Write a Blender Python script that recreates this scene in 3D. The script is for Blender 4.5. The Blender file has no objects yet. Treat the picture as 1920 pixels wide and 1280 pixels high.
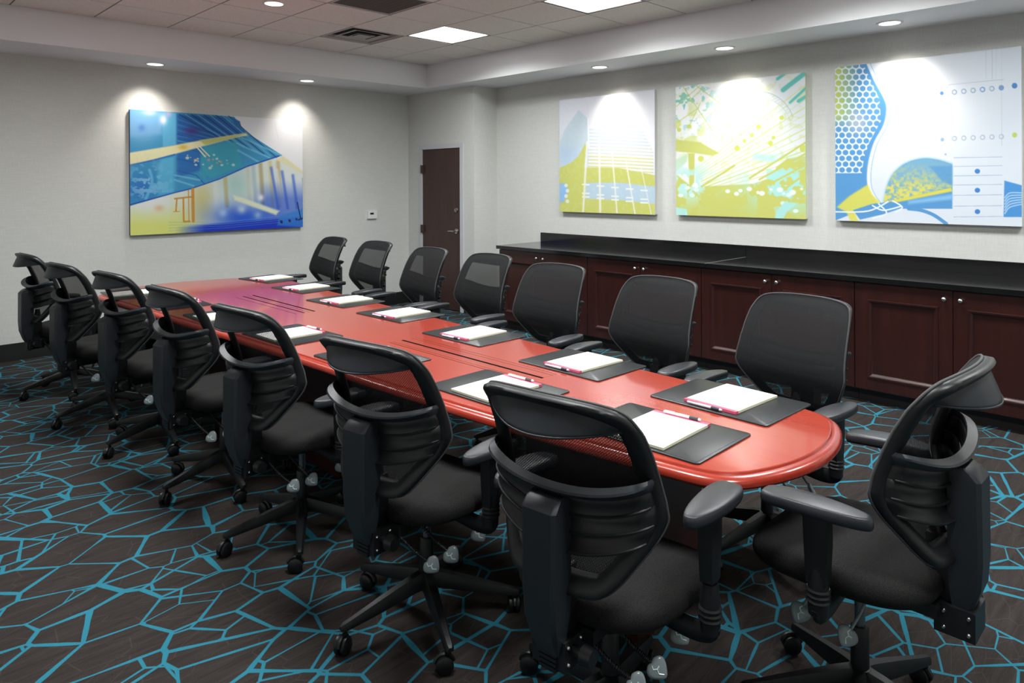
import bpy, bmesh, math, random
import numpy as np
from mathutils import Vector, Matrix
random.seed(4)
PI = math.pi
sc = bpy.context.scene
COL = sc.collection

# ---------------------------------------------------------------- camera
YAW, ROLL = 0.7795, -0.0039
CAM_Z = 1.5785
fw = Vector((math.sin(YAW), math.cos(YAW), 0)); rt = Vector((math.cos(YAW), -math.sin(YAW), 0)); up = Vector((0, 0, 1))
r3 = rt*math.cos(ROLL) + up*math.sin(ROLL); u3 = up*math.cos(ROLL) - rt*math.sin(ROLL)
cd = bpy.data.cameras.new('camera'); cam = bpy.data.objects.new('camera', cd); COL.objects.link(cam)
M = Matrix((r3, u3, -fw)).transposed().to_4x4(); M.translation = (0, 0, CAM_Z); cam.matrix_world = M
cd.sensor_width = 36; cd.lens = 36*1323.87/1920; cd.shift_y = (344.27-640)/1920; cd.clip_start = .05
sc.camera = cam

# ---------------------------------------------------------------- light and exposure
sc.view_settings.view_transform = 'Standard'; sc.view_settings.look = 'None'
sc.view_settings.gamma = 1; sc.view_settings.use_curve_mapping = False
sc.view_settings.exposure = 0.0
PANEL_E = 9.0        # glow of the diffusers themselves
PANEL_W = 38.0       # emission of the ceiling light panels
SPOT_W = 35.0        # soffit downlights aimed down the walls
world = bpy.data.worlds.new('world'); sc.world = world; world.use_nodes = True
world.node_tree.nodes['Background'].inputs[0].default_value = (.5, .52, .55, 1)
world.node_tree.nodes['Background'].inputs[1].default_value = .05

# room dimensions (metres); +Y runs along the table, +X towards the credenza wall
XL, XR, XD = -1.0, 6.04, 5.661
YN, YF, YB = -1.7, 7.70, 6.377
ZC, ZT = 2.765, 3.05
SX0, SX1, SY0, SY1 = -.08, 5.412, -1.0, 6.976

# ---------------------------------------------------------------- helpers
def put(name, bm, mat=None, parent=None, smooth=False, ang=None):
    me = bpy.data.meshes.new(name); bmesh.ops.recalc_face_normals(bm, faces=bm.faces); bm.to_mesh(me); bm.free()
    o = bpy.data.objects.new(name, me); COL.objects.link(o)
    if mat: 
        for m in (mat if isinstance(mat, (list, tuple)) else [mat]): me.materials.append(m)
    if smooth:
        me.polygons.foreach_set('use_smooth', [True]*len(me.polygons))
        if ang is not None:
            me.set_sharp_from_angle(angle=math.radians(ang))
    if parent: o.parent = parent
    return o
def tag(o, label, cat, group=None):
    o['label'] = label; o['category'] = cat
    if group: o['group'] = group
    return o
def thing(name, label, cat, loc=(0, 0, 0), rz=0, group=None):
    o = bpy.data.objects.new(name, None); COL.objects.link(o); o.location = loc; o.rotation_euler = (0, 0, rz)
    o.empty_display_size = .1
    return tag(o, label, cat, group)
def struct(o): o['kind'] = 'structure'; return o
def box(bm, a, b, mi=0, rot=None, piv=None):
    vs = [bm.verts.new((x, y, z)) for x in (a[0], b[0]) for y in (a[1], b[1]) for z in (a[2], b[2])]
    fs = []
    for q in ((0, 1, 3, 2), (4, 6, 7, 5), (0, 4, 5, 1), (2, 3, 7, 6), (0, 2, 6, 4), (1, 5, 7, 3)):
        f = bm.faces.new([vs[i] for i in q]); f.material_index = mi; fs.append(f)
    if rot is not None:
        bmesh.ops.transform(bm, matrix=Matrix.Translation(piv) @ rot @ Matrix.Translation(-Vector(piv)), verts=vs)
    return vs, fs
def bevel(bm, w, seg=2, ang=30):
    es = [e for e in bm.edges if len(e.link_faces) == 2 and e.calc_face_angle(0) > math.radians(ang)]
    bmesh.ops.bevel(bm, geom=es, offset=w, segments=seg, profile=.5, affect='EDGES', clamp_overlap=True)
def bbox(name, a, b, mat, parent=None, bev=.0, seg=2, smooth=True):
    bm = bmesh.new(); box(bm, a, b)
    if bev: bevel(bm, bev, seg)
    return put(name, bm, mat, parent, smooth=bool(bev) and smooth, ang=40)
def loft(bm, rings, closed=True, cap=True, mi=0):
    R = [[bm.verts.new(p) for p in r] for r in rings]; n = len(R[0])
    for a, b in zip(R, R[1:]):
        for i in range(n if closed else n-1):
            j = (i+1) % n
            f = bm.faces.new((a[i], a[j], b[j], b[i])); f.material_index = mi
    if cap:
        for r, s in ((R[0], -1), (R[-1], 1)):
            f = bm.faces.new(r if s > 0 else r[::-1]); f.material_index = mi
    return R
def tube(bm, pts, rad, seg=8, closed=False, sx=1.0, cap=True, mi=0):
    P = [Vector(p) for p in pts]; n = len(P)
    rad = rad if isinstance(rad, (list, tuple)) else [rad]*n
    T = []
    for i in range(n):
        a = P[(i-1) % n] if (closed or i > 0) else P[i]; b = P[(i+1) % n] if (closed or i < n-1) else P[i]
        T.append((b-a).normalized())
    ref = Vector((0, 0, 1)) if abs(T[0].z) < .9 else Vector((0, 1, 0))
    N = (ref - T[0]*ref.dot(T[0])).normalized(); rings = []
    for i in range(n):
        N = (N - T[i]*N.dot(T[i])).normalized(); B = T[i].cross(N)
        rings.append([P[i] + (N*math.cos(2*PI*k/seg) + B*math.sin(2*PI*k/seg)*sx)*rad[i] for k in range(seg)])
    if closed: rings.append(rings[0]); cap = False
    if closed:
        R = [[bm.verts.new(p) for p in r] for r in rings[:-1]]; R.append(R[0])
        for a, b in zip(R, R[1:]):
            for i in range(seg): f = bm.faces.new((a[i], a[(i+1) % seg], b[(i+1) % seg], b[i])); f.material_index = mi
    else: loft(bm, rings, True, cap, mi)
def cyl(bm, a, b, r0, r1=None, seg=16, mi=0): tube(bm, [a, b], [r0, r0 if r1 is None else r1], seg, mi=mi)
def lathe(bm, prof, seg=24, c=(0, 0), cap=True, mi=0):
    loft(bm, [[(c[0]+r*math.cos(2*PI*k/seg), c[1]+r*math.sin(2*PI*k/seg), z) for k in range(seg)] for r, z in prof], True, cap, mi)
def catmull(P, n=6, closed=False):
    out = []; m = len(P); g = lambda i: P[i % m] if closed else P[max(0, min(m-1, i))]
    for i in range(m if closed else m-1):
        p0, p1, p2, p3 = [np.array(g(i+k), float) for k in (-1, 0, 1, 2)]
        for k in range(n):
            t = k/n
            out.append(tuple(.5*((2*p1)+(-p0+p2)*t+(2*p0-5*p1+4*p2-p3)*t*t+(-p0+3*p1-3*p2+p3)*t**3)))
    if not closed: out.append(tuple(float(v) for v in P[-1]))
    return out
def subsurf(o, lv=1):
    m = o.modifiers.new('s', 'SUBSURF'); m.levels = lv; m.render_levels = lv; return o
def solid(o, t, off=0):
    m = o.modifiers.new('t', 'SOLIDIFY'); m.thickness = t; m.offset = off; return o
def dup(root, loc, rz):
    def cp(o, par):
        c = o.copy(); COL.objects.link(c)
        if par: c.parent = par
        for ch in o.children: cp(ch, c)
        return c
    c = cp(root, None); c.location = loc; c.rotation_euler = (0, 0, rz); return c
def srgb(r, g, b):
    f = lambda v: (v/255/12.92) if v/255 <= .04045 else ((v/255+.055)/1.055)**2.4
    return (f(r), f(g), f(b), 1)

# ---------------------------------------------------------------- materials
def mat(name, col, rough=.5, metal=0, spec=.5, emit=None, es=0, coat=0):
    m = bpy.data.materials.new(name); m.use_nodes = True; b = m.node_tree.nodes['Principled BSDF']
    b.inputs['Base Color'].default_value = col; b.inputs['Roughness'].default_value = rough
    b.inputs['Metallic'].default_value = metal; b.inputs['Specular IOR Level'].default_value = spec
    b.inputs['Coat Weight'].default_value = coat
    if emit: b.inputs['Emission Color'].default_value = emit; b.inputs['Emission Strength'].default_value = es
    return m
class NT:
    def __init__(s, m): s.t = m.node_tree; s.n = s.t.nodes; s.b = s.n['Principled BSDF']
    def add(s, typ, **kw):
        x = s.n.new(typ)
        for k, v in kw.items(): setattr(x, k, v)
        return x
    def link(s, a, b): s.t.links.new(a, b)
    def coord(s, scale=(1, 1, 1), out='Object', rot=(0, 0, 0)):
        c = s.add('ShaderNodeTexCoord'); mp = s.add('ShaderNodeMapping'); s.link(c.outputs[out], mp.inputs[0])
        mp.inputs['Scale'].default_value = scale; mp.inputs['Rotation'].default_value = rot; return mp.outputs[0]
    def noise(s, vec, scale, detail=3, rough=.5, dist=0):
        x = s.add('ShaderNodeTexNoise'); s.link(vec, x.inputs['Vector']); x.inputs['Scale'].default_value = scale
        x.inputs['Detail'].default_value = detail; x.inputs['Roughness'].default_value = rough; x.inputs['Distortion'].default_value = dist
        return x
    def ramp(s, fac, stops):
        x = s.add('ShaderNodeValToRGB'); e = x.color_ramp.elements
        while len(e) > 1: e.remove(e[-1])
        e[0].position, e[0].color = stops[0][0], stops[0][1]
        for p, c in stops[1:]: q = e.new(p); q.color = c
        s.link(fac, x.inputs[0]); return x.outputs[0]
    def math(s, op, a, b=None, c=None):
        x = s.add('ShaderNodeMath', operation=op)
        for i, v in enumerate((a, b, c)):
            if v is None: continue
            if isinstance(v, (int, float)): x.inputs[i].default_value = v
            else: s.link(v, x.inputs[i])
        return x.outputs[0]
    def mix(s, f, a, b):
        x = s.add('ShaderNodeMix', data_type='RGBA')
        for i, v in ((0, f), (6, a), (7, b)):
            if isinstance(v, (int, float, tuple)): x.inputs[i].default_value = v
            else: s.link(v, x.inputs[i])
        return x.outputs[2]
    def bump(s, h, st, d=.01):
        x = s.add('ShaderNodeBump'); s.link(h, x.inputs['Height']); x.inputs['Strength'].default_value = st; x.inputs['Distance'].default_value = d
        s.link(x.outputs[0], s.b.inputs['Normal']); return x
def g(v): return (v, v, v, 1)

# wall covering: fine horizontal weave
m_wall = mat('wallcovering', srgb(196, 193, 186), .85, spec=.25); t = NT(m_wall)
v = t.coord((3, 3, 140)); n1 = t.noise(v, 3, 4, .6); v2 = t.coord((90, 90, 8)); n2 = t.noise(v2, 2, 2)
f = t.math('MULTIPLY_ADD', n2.outputs[0], .35, t.math('MULTIPLY', n1.outputs[0], .65))
t.link(t.ramp(f, [(.3, srgb(196, 197, 192)), (.7, srgb(214, 215, 211))]), t.b.inputs['Base Color']); t.bump(f, .25, .003)
m_soffit = mat('painted_drywall', srgb(228, 229, 231), .8, spec=.2); t = NT(m_soffit); t.bump(t.noise(t.coord(), 120, 3).outputs[0], .08, .002)
m_tile = mat('ceiling_tile', srgb(232, 226, 221), .95, spec=.1); t = NT(m_tile)
n = t.noise(t.coord(), 90, 5, .7); t.link(t.ramp(n.outputs[0], [(.35, srgb(222, 214, 209)), (.6, srgb(236, 229, 224))]), t.b.inputs['Base Color']); t.bump(n.outputs[0], .15, .003)
m_grid = mat('ceiling_grid_metal', srgb(120, 115, 112), .6)
m_dark = mat('dark_void', g(.004), .9)
m_base = mat('black_rubber_baseboard', g(.008), .5)
m_frame = mat('door_frame_paint', srgb(196, 197, 201), .5)
# dark stained wood
def wood(name, a, b, rough, sc_=(1, 1, .12), coat=0., scale=14, bump=.05):
    m = mat(name, a, rough, coat=coat); t = NT(m); v = t.coord(sc_)
    n = t.noise(v, scale, 5, .6, .6); n2 = t.noise(v, scale*7, 3, .6)
    f = t.math('MULTIPLY_ADD', n2.outputs[0], .3, t.math('MULTIPLY', n.outputs[0], .7))
    t.link(t.ramp(f, [(.3, a), (.7, b)]), t.b.inputs['Base Color']); t.bump(f, bump, .002); return m
m_door = wood('door_wood', srgb(54, 35, 33), srgb(70, 46, 42), .42)
m_cab = wood('mahogany_cabinet', srgb(40, 16, 14), srgb(58, 24, 19), .33, coat=.1)
m_toe = mat('toe_kick_black', srgb(22, 14, 12), .5)
# table: polished cherry, grain along Y
m_table = wood('cherry_tabletop', srgb(160, 46, 29), srgb(178, 62, 40), .2, (1, .07, 1), coat=.6, scale=16, bump=.01)
NT(m_table).b.inputs['Coat Roughness'].default_value = .06
m_tabedge = wood('cherry_table_edge', srgb(146, 42, 28), srgb(168, 56, 38), .26, (1, .2, 1), coat=.35, scale=12, bump=.01)
m_tabbase = wood('dark_table_base', srgb(52, 22, 17), srgb(66, 30, 22), .35)
m_slot = mat('black_slot', g(.004), .9, spec=.02)
# black granite
m_gran = mat('black_granite', g(.008), .12, spec=.6); t = NT(m_gran)
n = t.noise(t.coord(), 220, 3, .7); t.link(t.ramp(n.outputs[0], [(.5, g(.006)), (.72, srgb(38, 40, 42))]), t.b.inputs['Base Color'])
# carpet: dark brown with cracked-glass teal lines
m_carpet = mat('patterned_carpet', srgb(52, 46, 44), .95, spec=.1); t = NT(m_carpet)
co = t.coord((1, 1, 1)); warp = t.noise(co, 1.6, 2)
def voro(sx, rx, seed, feat, warpamt=.0, rnd=1.0):
    mp = t.add('ShaderNodeMapping'); t.link(co, mp.inputs[0]); mp.inputs['Scale'].default_value = (sx, sx*rx, 1)
    mp.inputs['Location'].default_value = (seed*3.1, seed*1.7, 0); mp.inputs['Rotation'].default_value = (0, 0, .95)
    x = t.add('ShaderNodeTexVoronoi', feature=feat, voronoi_dimensions='2D'); t.link(mp.outputs[0], x.inputs['Vector'])
    x.inputs['Scale'].default_value = 1; x.inputs['Randomness'].default_value = rnd; return x
e1 = voro(4.3, 1.35, 1, 'DISTANCE_TO_EDGE'); c1 = voro(4.3, 1.35, 1, 'F1')
e2 = voro(4.9, 1.3, 5, 'DISTANCE_TO_EDGE')
wn = t.noise(co, 4.2, 1).outputs[0]
wid = t.math('MULTIPLY_ADD', t.math('POWER', wn, 2.2), .11, .014)
l1 = t.math('MULTIPLY', t.math('SUBTRACT', wid, e1.outputs['Distance']), 120)
wid2 = t.math('MULTIPLY_ADD', t.math('POWER', wn, 2.2), .08, .012)
l2 = t.math('MULTIPLY', t.math('SUBTRACT', wid2, e2.outputs['Distance']), 120)
sep = t.add('ShaderNodeSeparateColor'); t.link(c1.outputs['Color'], sep.inputs[0])
gate = t.math('GREATER_THAN', sep.outputs[0], .55)
cl = lambda x: t.math('MINIMUM', t.math('MAXIMUM', x, 0), 1)
line = t.math('MAXIMUM', cl(l1), t.math('MULTIPLY', cl(l2), gate))
fib = t.noise(t.coord((1, 1, 1)), 420, 2, .8); streak = t.noise(t.coord((3, 30, 1), rot=(0, 0, .6)), 1.3, 4, .7)
e3 = voro(5.5, 2.6, 9, 'DISTANCE_TO_EDGE'); faint = cl(t.math('MULTIPLY', t.math('SUBTRACT', .022, e3.outputs['Distance']), 30))
bc = t.ramp(t.math('MULTIPLY_ADD', fib.outputs[0], .55, t.math('MULTIPLY', streak.outputs[0], .45)), [(.35, srgb(38, 34, 33)), (.65, srgb(65, 59, 56))])
bc = t.mix(t.math('MULTIPLY', faint, .35), bc, srgb(98, 88, 84))
tc = t.ramp(fib.outputs[0], [(.35, srgb(36, 104, 124)), (.65, srgb(56, 136, 156))])
t.link(t.mix(line, bc, tc), t.b.inputs['Base Color']); t.bump(fib.outputs[0], .5, .004)
# chair
m_plas = mat('black_plastic', srgb(17, 18, 20), .42, spec=.45); t = NT(m_plas); t.bump(t.noise(t.coord(), 900, 2).outputs[0], .12, .001)
m_plas2 = mat('charcoal_plastic', srgb(33, 37, 42), .42, spec=.45); t = NT(m_plas2); t.bump(t.noise(t.coord(), 900, 2).outputs[0], .12, .001)
m_pad = mat('armrest_polyurethane', srgb(38, 40, 44), .38, spec=.5); t = NT(m_pad); t.bump(t.noise(t.coord(), 500, 3).outputs[0], .1, .001)
m_pipe = mat('grey_edge_piping', srgb(66, 66, 68), .6)
m_seat = mat('seat_fabric', srgb(30, 29, 29), .9, spec=.2); t = NT(m_seat)
v = t.coord((1, 1, 1)); vo = t.add('ShaderNodeTexVoronoi'); t.link(v, vo.inputs['Vector']); vo.inputs['Scale'].default_value = 380
t.link(t.ramp(vo.outputs['Distance'], [(.1, srgb(44, 43, 42)), (.6, srgb(24, 23, 23))]), t.b.inputs['Base Color']); t.bump(vo.outputs['Distance'], .4, .002)
m_chrome = mat('chrome', g(.8), .15, 1)
m_gas = mat('gas_cylinder_steel', srgb(120, 124, 128), .25, .7)
m_lever = mat('grey_lever_paddle', srgb(128, 137, 140), .25)
m_emb = mat('white_emblem', srgb(215, 235, 235), .3)
m_mesh = mat('back_mesh', srgb(34, 35, 37), .7, spec=.3); t = NT(m_mesh)
c = t.add('ShaderNodeTexCoord'); sx = t.add('ShaderNodeSeparateXYZ'); t.link(c.outputs['Object'], sx.inputs[0])
cm = t.add('ShaderNodeCombineXYZ'); t.link(sx.outputs[2], cm.inputs[0]); t.link(sx.outputs[0], cm.inputs[1])
br = t.add('ShaderNodeTexBrick'); t.link(cm.outputs[0], br.inputs['Vector']); br.inputs['Scale'].default_value = 1
br.inputs['Brick Width'].default_value = .0072; br.inputs['Row Height'].default_value = .0042
br.inputs['Mortar Size'].default_value = .00125; br.inputs['Mortar Smooth'].default_value = .3
tr = t.add('ShaderNodeBsdfTransparent'); mx = t.add('ShaderNodeMixShader')
f = t.math('MAXIMUM', br.outputs['Fac'], .5)
t.link(f, mx.inputs[0]); t.link(tr.outputs[0], mx.inputs[1]); t.link(t.b.outputs[0], mx.inputs[2])
t.link(mx.outputs[0], t.n['Material Output'].inputs[0])
# table-top items
m_pad_l = mat('black_leatherette', srgb(34, 36, 38), .34, spec=.5); t = NT(m_pad_l); t.bump(t.noise(t.coord(), 350, 3).outputs[0], .12, .001)
m_paper = mat('white_paper', srgb(250, 249, 244), .8, spec=.2)
m_pedge = mat('paper_block_edge', srgb(232, 228, 200), .9)
m_bind = mat('pink_binding', srgb(222, 92, 122), .45)
m_pen = mat('silver_white_pen', srgb(225, 226, 235), .3)
m_pend = mat('pen_grip_dark', srgb(60, 62, 74), .4)
m_thermo = mat('thermostat_plastic', srgb(225, 226, 222), .45)
m_lcd = mat('thermostat_display', srgb(30, 34, 32), .2)
m_nickel = mat('satin_nickel', srgb(190, 186, 178), .28, 1)
m_bronze = mat('dark_hinge', srgb(92, 78, 74), .4, .6)
m_panel = mat('light_panel_diffuser', g(.9), .5, emit=(.98, 1, .99, 1), es=PANEL_E)
m_lamp = mat('downlight_lens', g(.9), .4, emit=(1, .96, .92, 1), es=2.2)
m_trimring = mat('white_trim_ring', srgb(214, 212, 210), .5)
m_vent = mat('white_vent_metal', srgb(168, 162, 158), .5)
m_grille = mat('return_grille_metal', srgb(96, 86, 82), .6)

# ---------------------------------------------------------------- shell
bm = bmesh.new(); box(bm, (XL-.1, YN-.1, -.05), (XR+.1, YF+.1, 0)); struct(put('floor', bm, m_carpet))
bm = bmesh.new(); box(bm, (XL-.1, YF, 0), (XR+.1, YF+.1, ZT+.1)); struct(put('wall_far', bm, m_wall))
bm = bmesh.new(); box(bm, (XR, YN-.1, 0), (XR+.1, YF, ZT+.1)); struct(put('wall_right', bm, m_wall))
bm = bmesh.new(); box(bm, (XL-.1, YN-.1, 0), (XL, YF, ZT+.1)); struct(put('wall_left', bm, m_wall))
bm = bmesh.new(); box(bm, (XL, YN-.1, 0), (XR, YN, ZT+.1)); struct(put('wall_near', bm, m_wall))
# boxed-out door wall with an opening for the door
DY0, DY1, DH = 6.619, 7.391, 2.03
bm = bmesh.new()
box(bm, (XD, YB, 0), (XR, DY0, ZC)); box(bm, (XD, DY1, 0), (XR, YF, ZC)); box(bm, (XD, DY0, DH), (XR, DY1, ZC)); box(bm, (XD+.12, DY0, 0), (XR, DY1, DH))
bmesh.ops.remove_doubles(bm, verts=bm.verts, dist=1e-5); struct(put('wall_door', bm, m_wall))
# dropped soffit ring
bm = bmesh.new()
box(bm, (XL, SY1, ZC), (XR, YF, ZT+.05)); box(bm, (SX1, SY0, ZC), (XR, SY1, ZT+.05))
box(bm, (XL, YN, ZC), (XR, SY0, ZT+.05)); box(bm, (XL, SY0, ZC), (SX0, SY1, ZT+.05))
struct(put('ceiling_soffit', bm, m_soffit))
# lay-in ceiling: grid lines every .61 m; x lines at 4.18+.61k, y lines at 5.13+.61k
T = .61; GX, GY = 4.185, 5.13
lights = {(0, 0), (0, -3), (0, -6), (0, -9), (-5, 0), (-5, -3), (-5, -6), (-5, -9)}
grille, diff, can = (-2, -1), (-1, 1), (-3, 0)
bm = bmesh.new(); gp = .0065
for i in range(-8, 3):
    for j in range(-11, 4):
        x0, y0 = GX+T*i, GY+T*j; x1, y1 = x0+T, y0+T
        a = (max(x0+gp, SX0), max(y0+gp, SY0)); b = (min(x1-gp, SX1), min(y1-gp, SY1))
        if b[0]-a[0] < .01 or b[1]-a[1] < .01 or (i, j) in lights or (i, j) in (grille, diff): continue
        if (i, j) == can:    # tile with a round cut-out for the can light
            cx, cy, r = (x0+x1)/2, (y0+y1)/2, .078; n = 32
            sq = []
            for k in range(n):
                t_ = 2*PI*k/n; c_, s_ = math.cos(t_), math.sin(t_); q = (T/2-gp)/max(abs(c_), abs(s_)); sq.append((cx+c_*q, cy+s_*q, ZT))
            ci = [(cx+r*math.cos(2*PI*k/n), cy+r*math.sin(2*PI*k/n), ZT) for k in range(n)]
            loft(bm, [sq, ci], True, False)
        else: box(bm, (a[0], a[1], ZT), (b[0], b[1], ZT+.012))
box(bm, (SX0-.05, SY0-.05, ZT+.006+.08), (SX1+.05, SY1+.05, ZT+.14))
struct(put('ceiling', bm, m_tile))
bm = bmesh.new()
for i in range(-7, 3):
    x = GX+T*i
    if SX0 < x < SX1: box(bm, (x-.012, SY0, ZT+.0035), (x+.012, SY1, ZT+.011))
for j in range(-10, 4):
    y = GY+T*j
    if SY0 < y < SY1: box(bm, (SX0, y-.012, ZT+.0035), (SX1, y+.012, ZT+.011))
struct(put('trim_1', bm, m_grid))

# baseboards
def bb(name, a, b):
    bm = bmesh.new(); box(bm, a, b); bevel(bm, .004, 1); struct(put(name, bm, m_base))
H = .155
bb('baseboard_far', (XL, YF-.012, 0), (XD, YF, H)); bb('baseboard_left', (XL, YN, 0), (XL+.012, YF-.012, H)); bb('baseboard_near', (XL+.012, YN, 0), (XR, YN+.012, H))
bb('baseboard_door', (XD-.012, DY1+.055, 0), (XD, YF-.012, H)); bb('baseboard_pillar', (XD-.012, YB-.012, 0), (XD, DY0-.055, H))
bb('baseboard_return', (XD, YB-.012, 0), (XR, YB, H)); bb('baseboard_right', (XR-.012, 5.60, 0), (XR, YB-.012, H))
# door frame, door
bm = bmesh.new(); w = .052
for a, b in (((XD-.018, DY0-w, 0), (XD+.10, DY0+.006, DH+w)), ((XD-.018, DY1-.006, 0), (XD+.10, DY1+w, DH+w)), ((XD-.018, DY0+.006, DH-.004), (XD+.10, DY1-.006, DH+w))): box(bm, a, b)
struct(put('trim_2', bm, m_frame))
dr = thing('door_1', 'x', 'door', (XD, (DY0+DY1)/2, 0)); del dr['label'], dr['category']; struct(dr)
hw = (DY1-DY0)/2-.010
bbox('door_leaf', (-.005, -hw, .008), (.038, hw, DH-.008), m_door, dr, .002, 1)
def lever_handle(par, y, z):
    bm = bmesh.new(); cyl(bm, (-.004, y, z), (-.017, y, z), .033, .030, 24); cyl(bm, (-.014, y, z), (-.055, y, z), .011, seg=12)
    tube(bm, catmull([(-.055, y-.008, z), (-.058, y+.02, z+.001), (-.058, y+.06, z+.002), (-.054, y+.115, z-.004)], 4), [.011, .011, .0105, .010, .0095, .009, .009, .009, .0085, .008, .0078, .0075, .007], 10, sx=.8)
    put('door_handle', bm, m_nickel, par, True, 50)
lever_handle(dr, 6.70-7.005, .993)
bm = bmesh.new(); cyl(bm, (-.004, 6.70-7.005, 1.253), (-.022, 6.70-7.005, 1.253), .028, .024, 24); box(bm, (-.034, 6.697-7.005-.004, 1.236), (-.02, 6.697-7.005+.004, 1.27)); put('deadbolt', bm, m_nickel, dr, True, 40)
for z in (.28, .998, 1.773):
    bm = bmesh.new(); cyl(bm, (-.028, hw+.008, z-.052), (-.028, hw+.008, z+.052), .010, seg=10); box(bm, (-.026, hw-.03, z-.05), (-.004, hw+.02, z+.05)); put('hinge', bm, m_bronze, dr, True, 40)

# thermostat
t_ = thing('thermostat', 'small white thermostat on the far wall left of the door', 'thermostat', (5.075, YF, 1.19))
bm = bmesh.new(); box(bm, (-.068, -.028, -.052), (.068, 0, .052)); bevel(bm, .008, 3); put('housing', bm, m_thermo, t_, True, 40)
bbox('display', (-.036, -.0305, .002), (.016, -.0275, .026), m_lcd, t_, .001, 1)
bbox('cover_flap', (-.066, -.031, -.048), (.066, -.026, -.014), m_thermo, t_, .002, 1)

# ---------------------------------------------------------------- ceiling fittings
k = 0
names = {(0, 0): 'square ceiling light panel nearer the far wall, beside the slotted air vent', (0, -3): 'square ceiling light panel at the top edge, above the middle paintings'}
def light_panel(i, j):
    x, y = GX+T*i+T/2, GY+T*j+T/2
    lab = names.get((i, j)) or 'square ceiling light panel %s' % ('over the credenza side, further back towards the camera' if i == 0 else 'over the left side of the room')
    p = thing('ceiling_light_panel', lab, 'ceiling light', (x, y, ZT), 0, 'square light panels set in the tiled ceiling')
    h = T/2-.014
    bm = bmesh.new()
    for a, b in (((-h-.006, -h-.006, .004), (h+.006, -h+.012, .03)), ((-h-.006, h-.012, .004), (h+.006, h+.006, .03)), ((-h-.006, -h+.012, .004), (-h+.012, h-.012, .03)), ((h-.012, -h+.012, .004), (h+.006, h-.012, .03))): box(bm, a, b)
    put('frame', bm, m_vent, p)
    bbox('diffuser', (-h+.012, -h+.012, .010), (h-.012, h-.012, .016), m_panel, p)
    bm = bmesh.new(); box(bm, (-h-.006, -h-.006, .03), (h+.006, h+.006, .07)); put('housing', bm, m_vent, p)
    L = bpy.data.lights.new('panel_light', 'AREA'); L.shape = 'SQUARE'; L.size = 2*h-.03; L.energy = PANEL_W; L.color = (.97, 1, 1); L.spread = math.radians(155)
    lo_ = bpy.data.objects.new('panel_light', L); COL.objects.link(lo_); lo_.parent = p; lo_.location = (0, 0, .006)
for ij in sorted(lights, reverse=True): light_panel(*ij)
# supply vent: nested square louvres
i, j = diff; p = thing('supply_air_vent', 'white square ceiling air vent with nested dark slots', 'air vent', (GX+T*i+T/2, GY+T*j+T/2, ZT))
bbox('vent_box', (-.29, -.29, .04), (.29, .29, .06), m_dark, p)
def sq_ring(bm, r0, z0, r1, z1, th=.003):
    a = [(s*r0, q*r0, z0) for s, q in ((-1, -1), (1, -1), (1, 1), (-1, 1))]; b = [(s*r1, q*r1, z1) for s, q in ((-1, -1), (1, -1), (1, 1), (-1, 1))]
    a2 = [(x, y, z+th) for x, y, z in a]; b2 = [(x, y, z+th) for x, y, z in b]
    loft(bm, [a, b, b2, a2, a], True, False)
for r0, r1, z0, z1 in ((.300, .262, .004, .004), (.262, .255, .004, .035), (.200, .150, .002, .012), (.096, .075, .000, .006)):
    bm = bmesh.new(); sq_ring(bm, r0, z0, r1, z1); put('louvre_ring', bm, m_vent, p)
bbox('centre_plate', (-.075, -.075, -.004), (.075, .075, .0), m_vent, p, .002, 1)
# return grille
i, j = grille; p = thing('return_air_grille', 'dark perforated return air grille in the tiled ceiling', 'air vent', (GX+T*i+T/2, GY+T*j+T/2, ZT))
bm = bmesh.new(); sq_ring(bm, .300, .002, .272, .002, .008); put('frame', bm, m_vent, p)
bm = bmesh.new()
for k in range(44): y = -.27+k*.01256; box(bm, (-.272, y-.003, .004), (.272, y+.003, .014))
for k in range(12): x = -.272+k*.0494; box(bm, (x-.001, -.272, .003), (x+.001, .272, .012))
put('grille_slats', bm, m_grille, p); bbox('duct_box', (-.29, -.29, .03), (.29, .29, .05), m_dark, p)
# downlights
def downlight(x, y, z, lab, group, watt, aim=None, sweep=None):
    p = thing('downlight', lab, 'ceiling light', (x, y, z), 0, group)
    bm = bmesh.new()
    lathe(bm, [(.092, -.004), (.092, .0), (.074, .001), (.070, -.005), (.086, -.006), (.092, -.004)], 40, cap=False); put('trim_ring', bm, m_trimring, p, True, 30)
    bm = bmesh.new(); lathe(bm, [(.074, -.0045), (.070, -.006), (.02, -.0065), (.001, -.0065)], 40, cap=False)
    put('lens', bm, m_lamp, p, True)
    if watt:
        L = bpy.data.lights.new('downlight_beam', 'SPOT'); L.energy = watt; L.color = (1, .93, .86); L.spot_size = math.radians(88); L.spot_blend = 1.0; L.shadow_soft_size = .045
        o = bpy.data.objects.new('downlight_beam', L); COL.objects.link(o); o.parent = p; o.location = (0, 0, -.03)
        o.rotation_euler = Vector(aim if aim else (0, 0, -1)).to_track_quat('-Z', 'Y').to_euler()
GR = 'recessed downlights in the soffit'
downlight(2.382, 7.382, ZC, 'recessed soffit downlight above the left half of the blue painting', GR, SPOT_W, (0, .40, -1))
downlight(4.009, 7.382, ZC, 'recessed soffit downlight above the right end of the blue painting', GR, SPOT_W, (0, .40, -1))
for y, lab in ((4.49, 'recessed soffit downlight above the stripy skyline painting'), (3.10, 'recessed soffit downlight above the middle yellow and white painting'), (1.76, 'recessed soffit downlight above the honeycomb painting'), (.40, 'recessed soffit downlight beyond the honeycomb painting'), (-.95, 'recessed soffit downlight near the camera end of the room')):
    downlight(5.70, y, ZC, lab, GR, SPOT_W*1.1, (.40, 0, -1))
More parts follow.
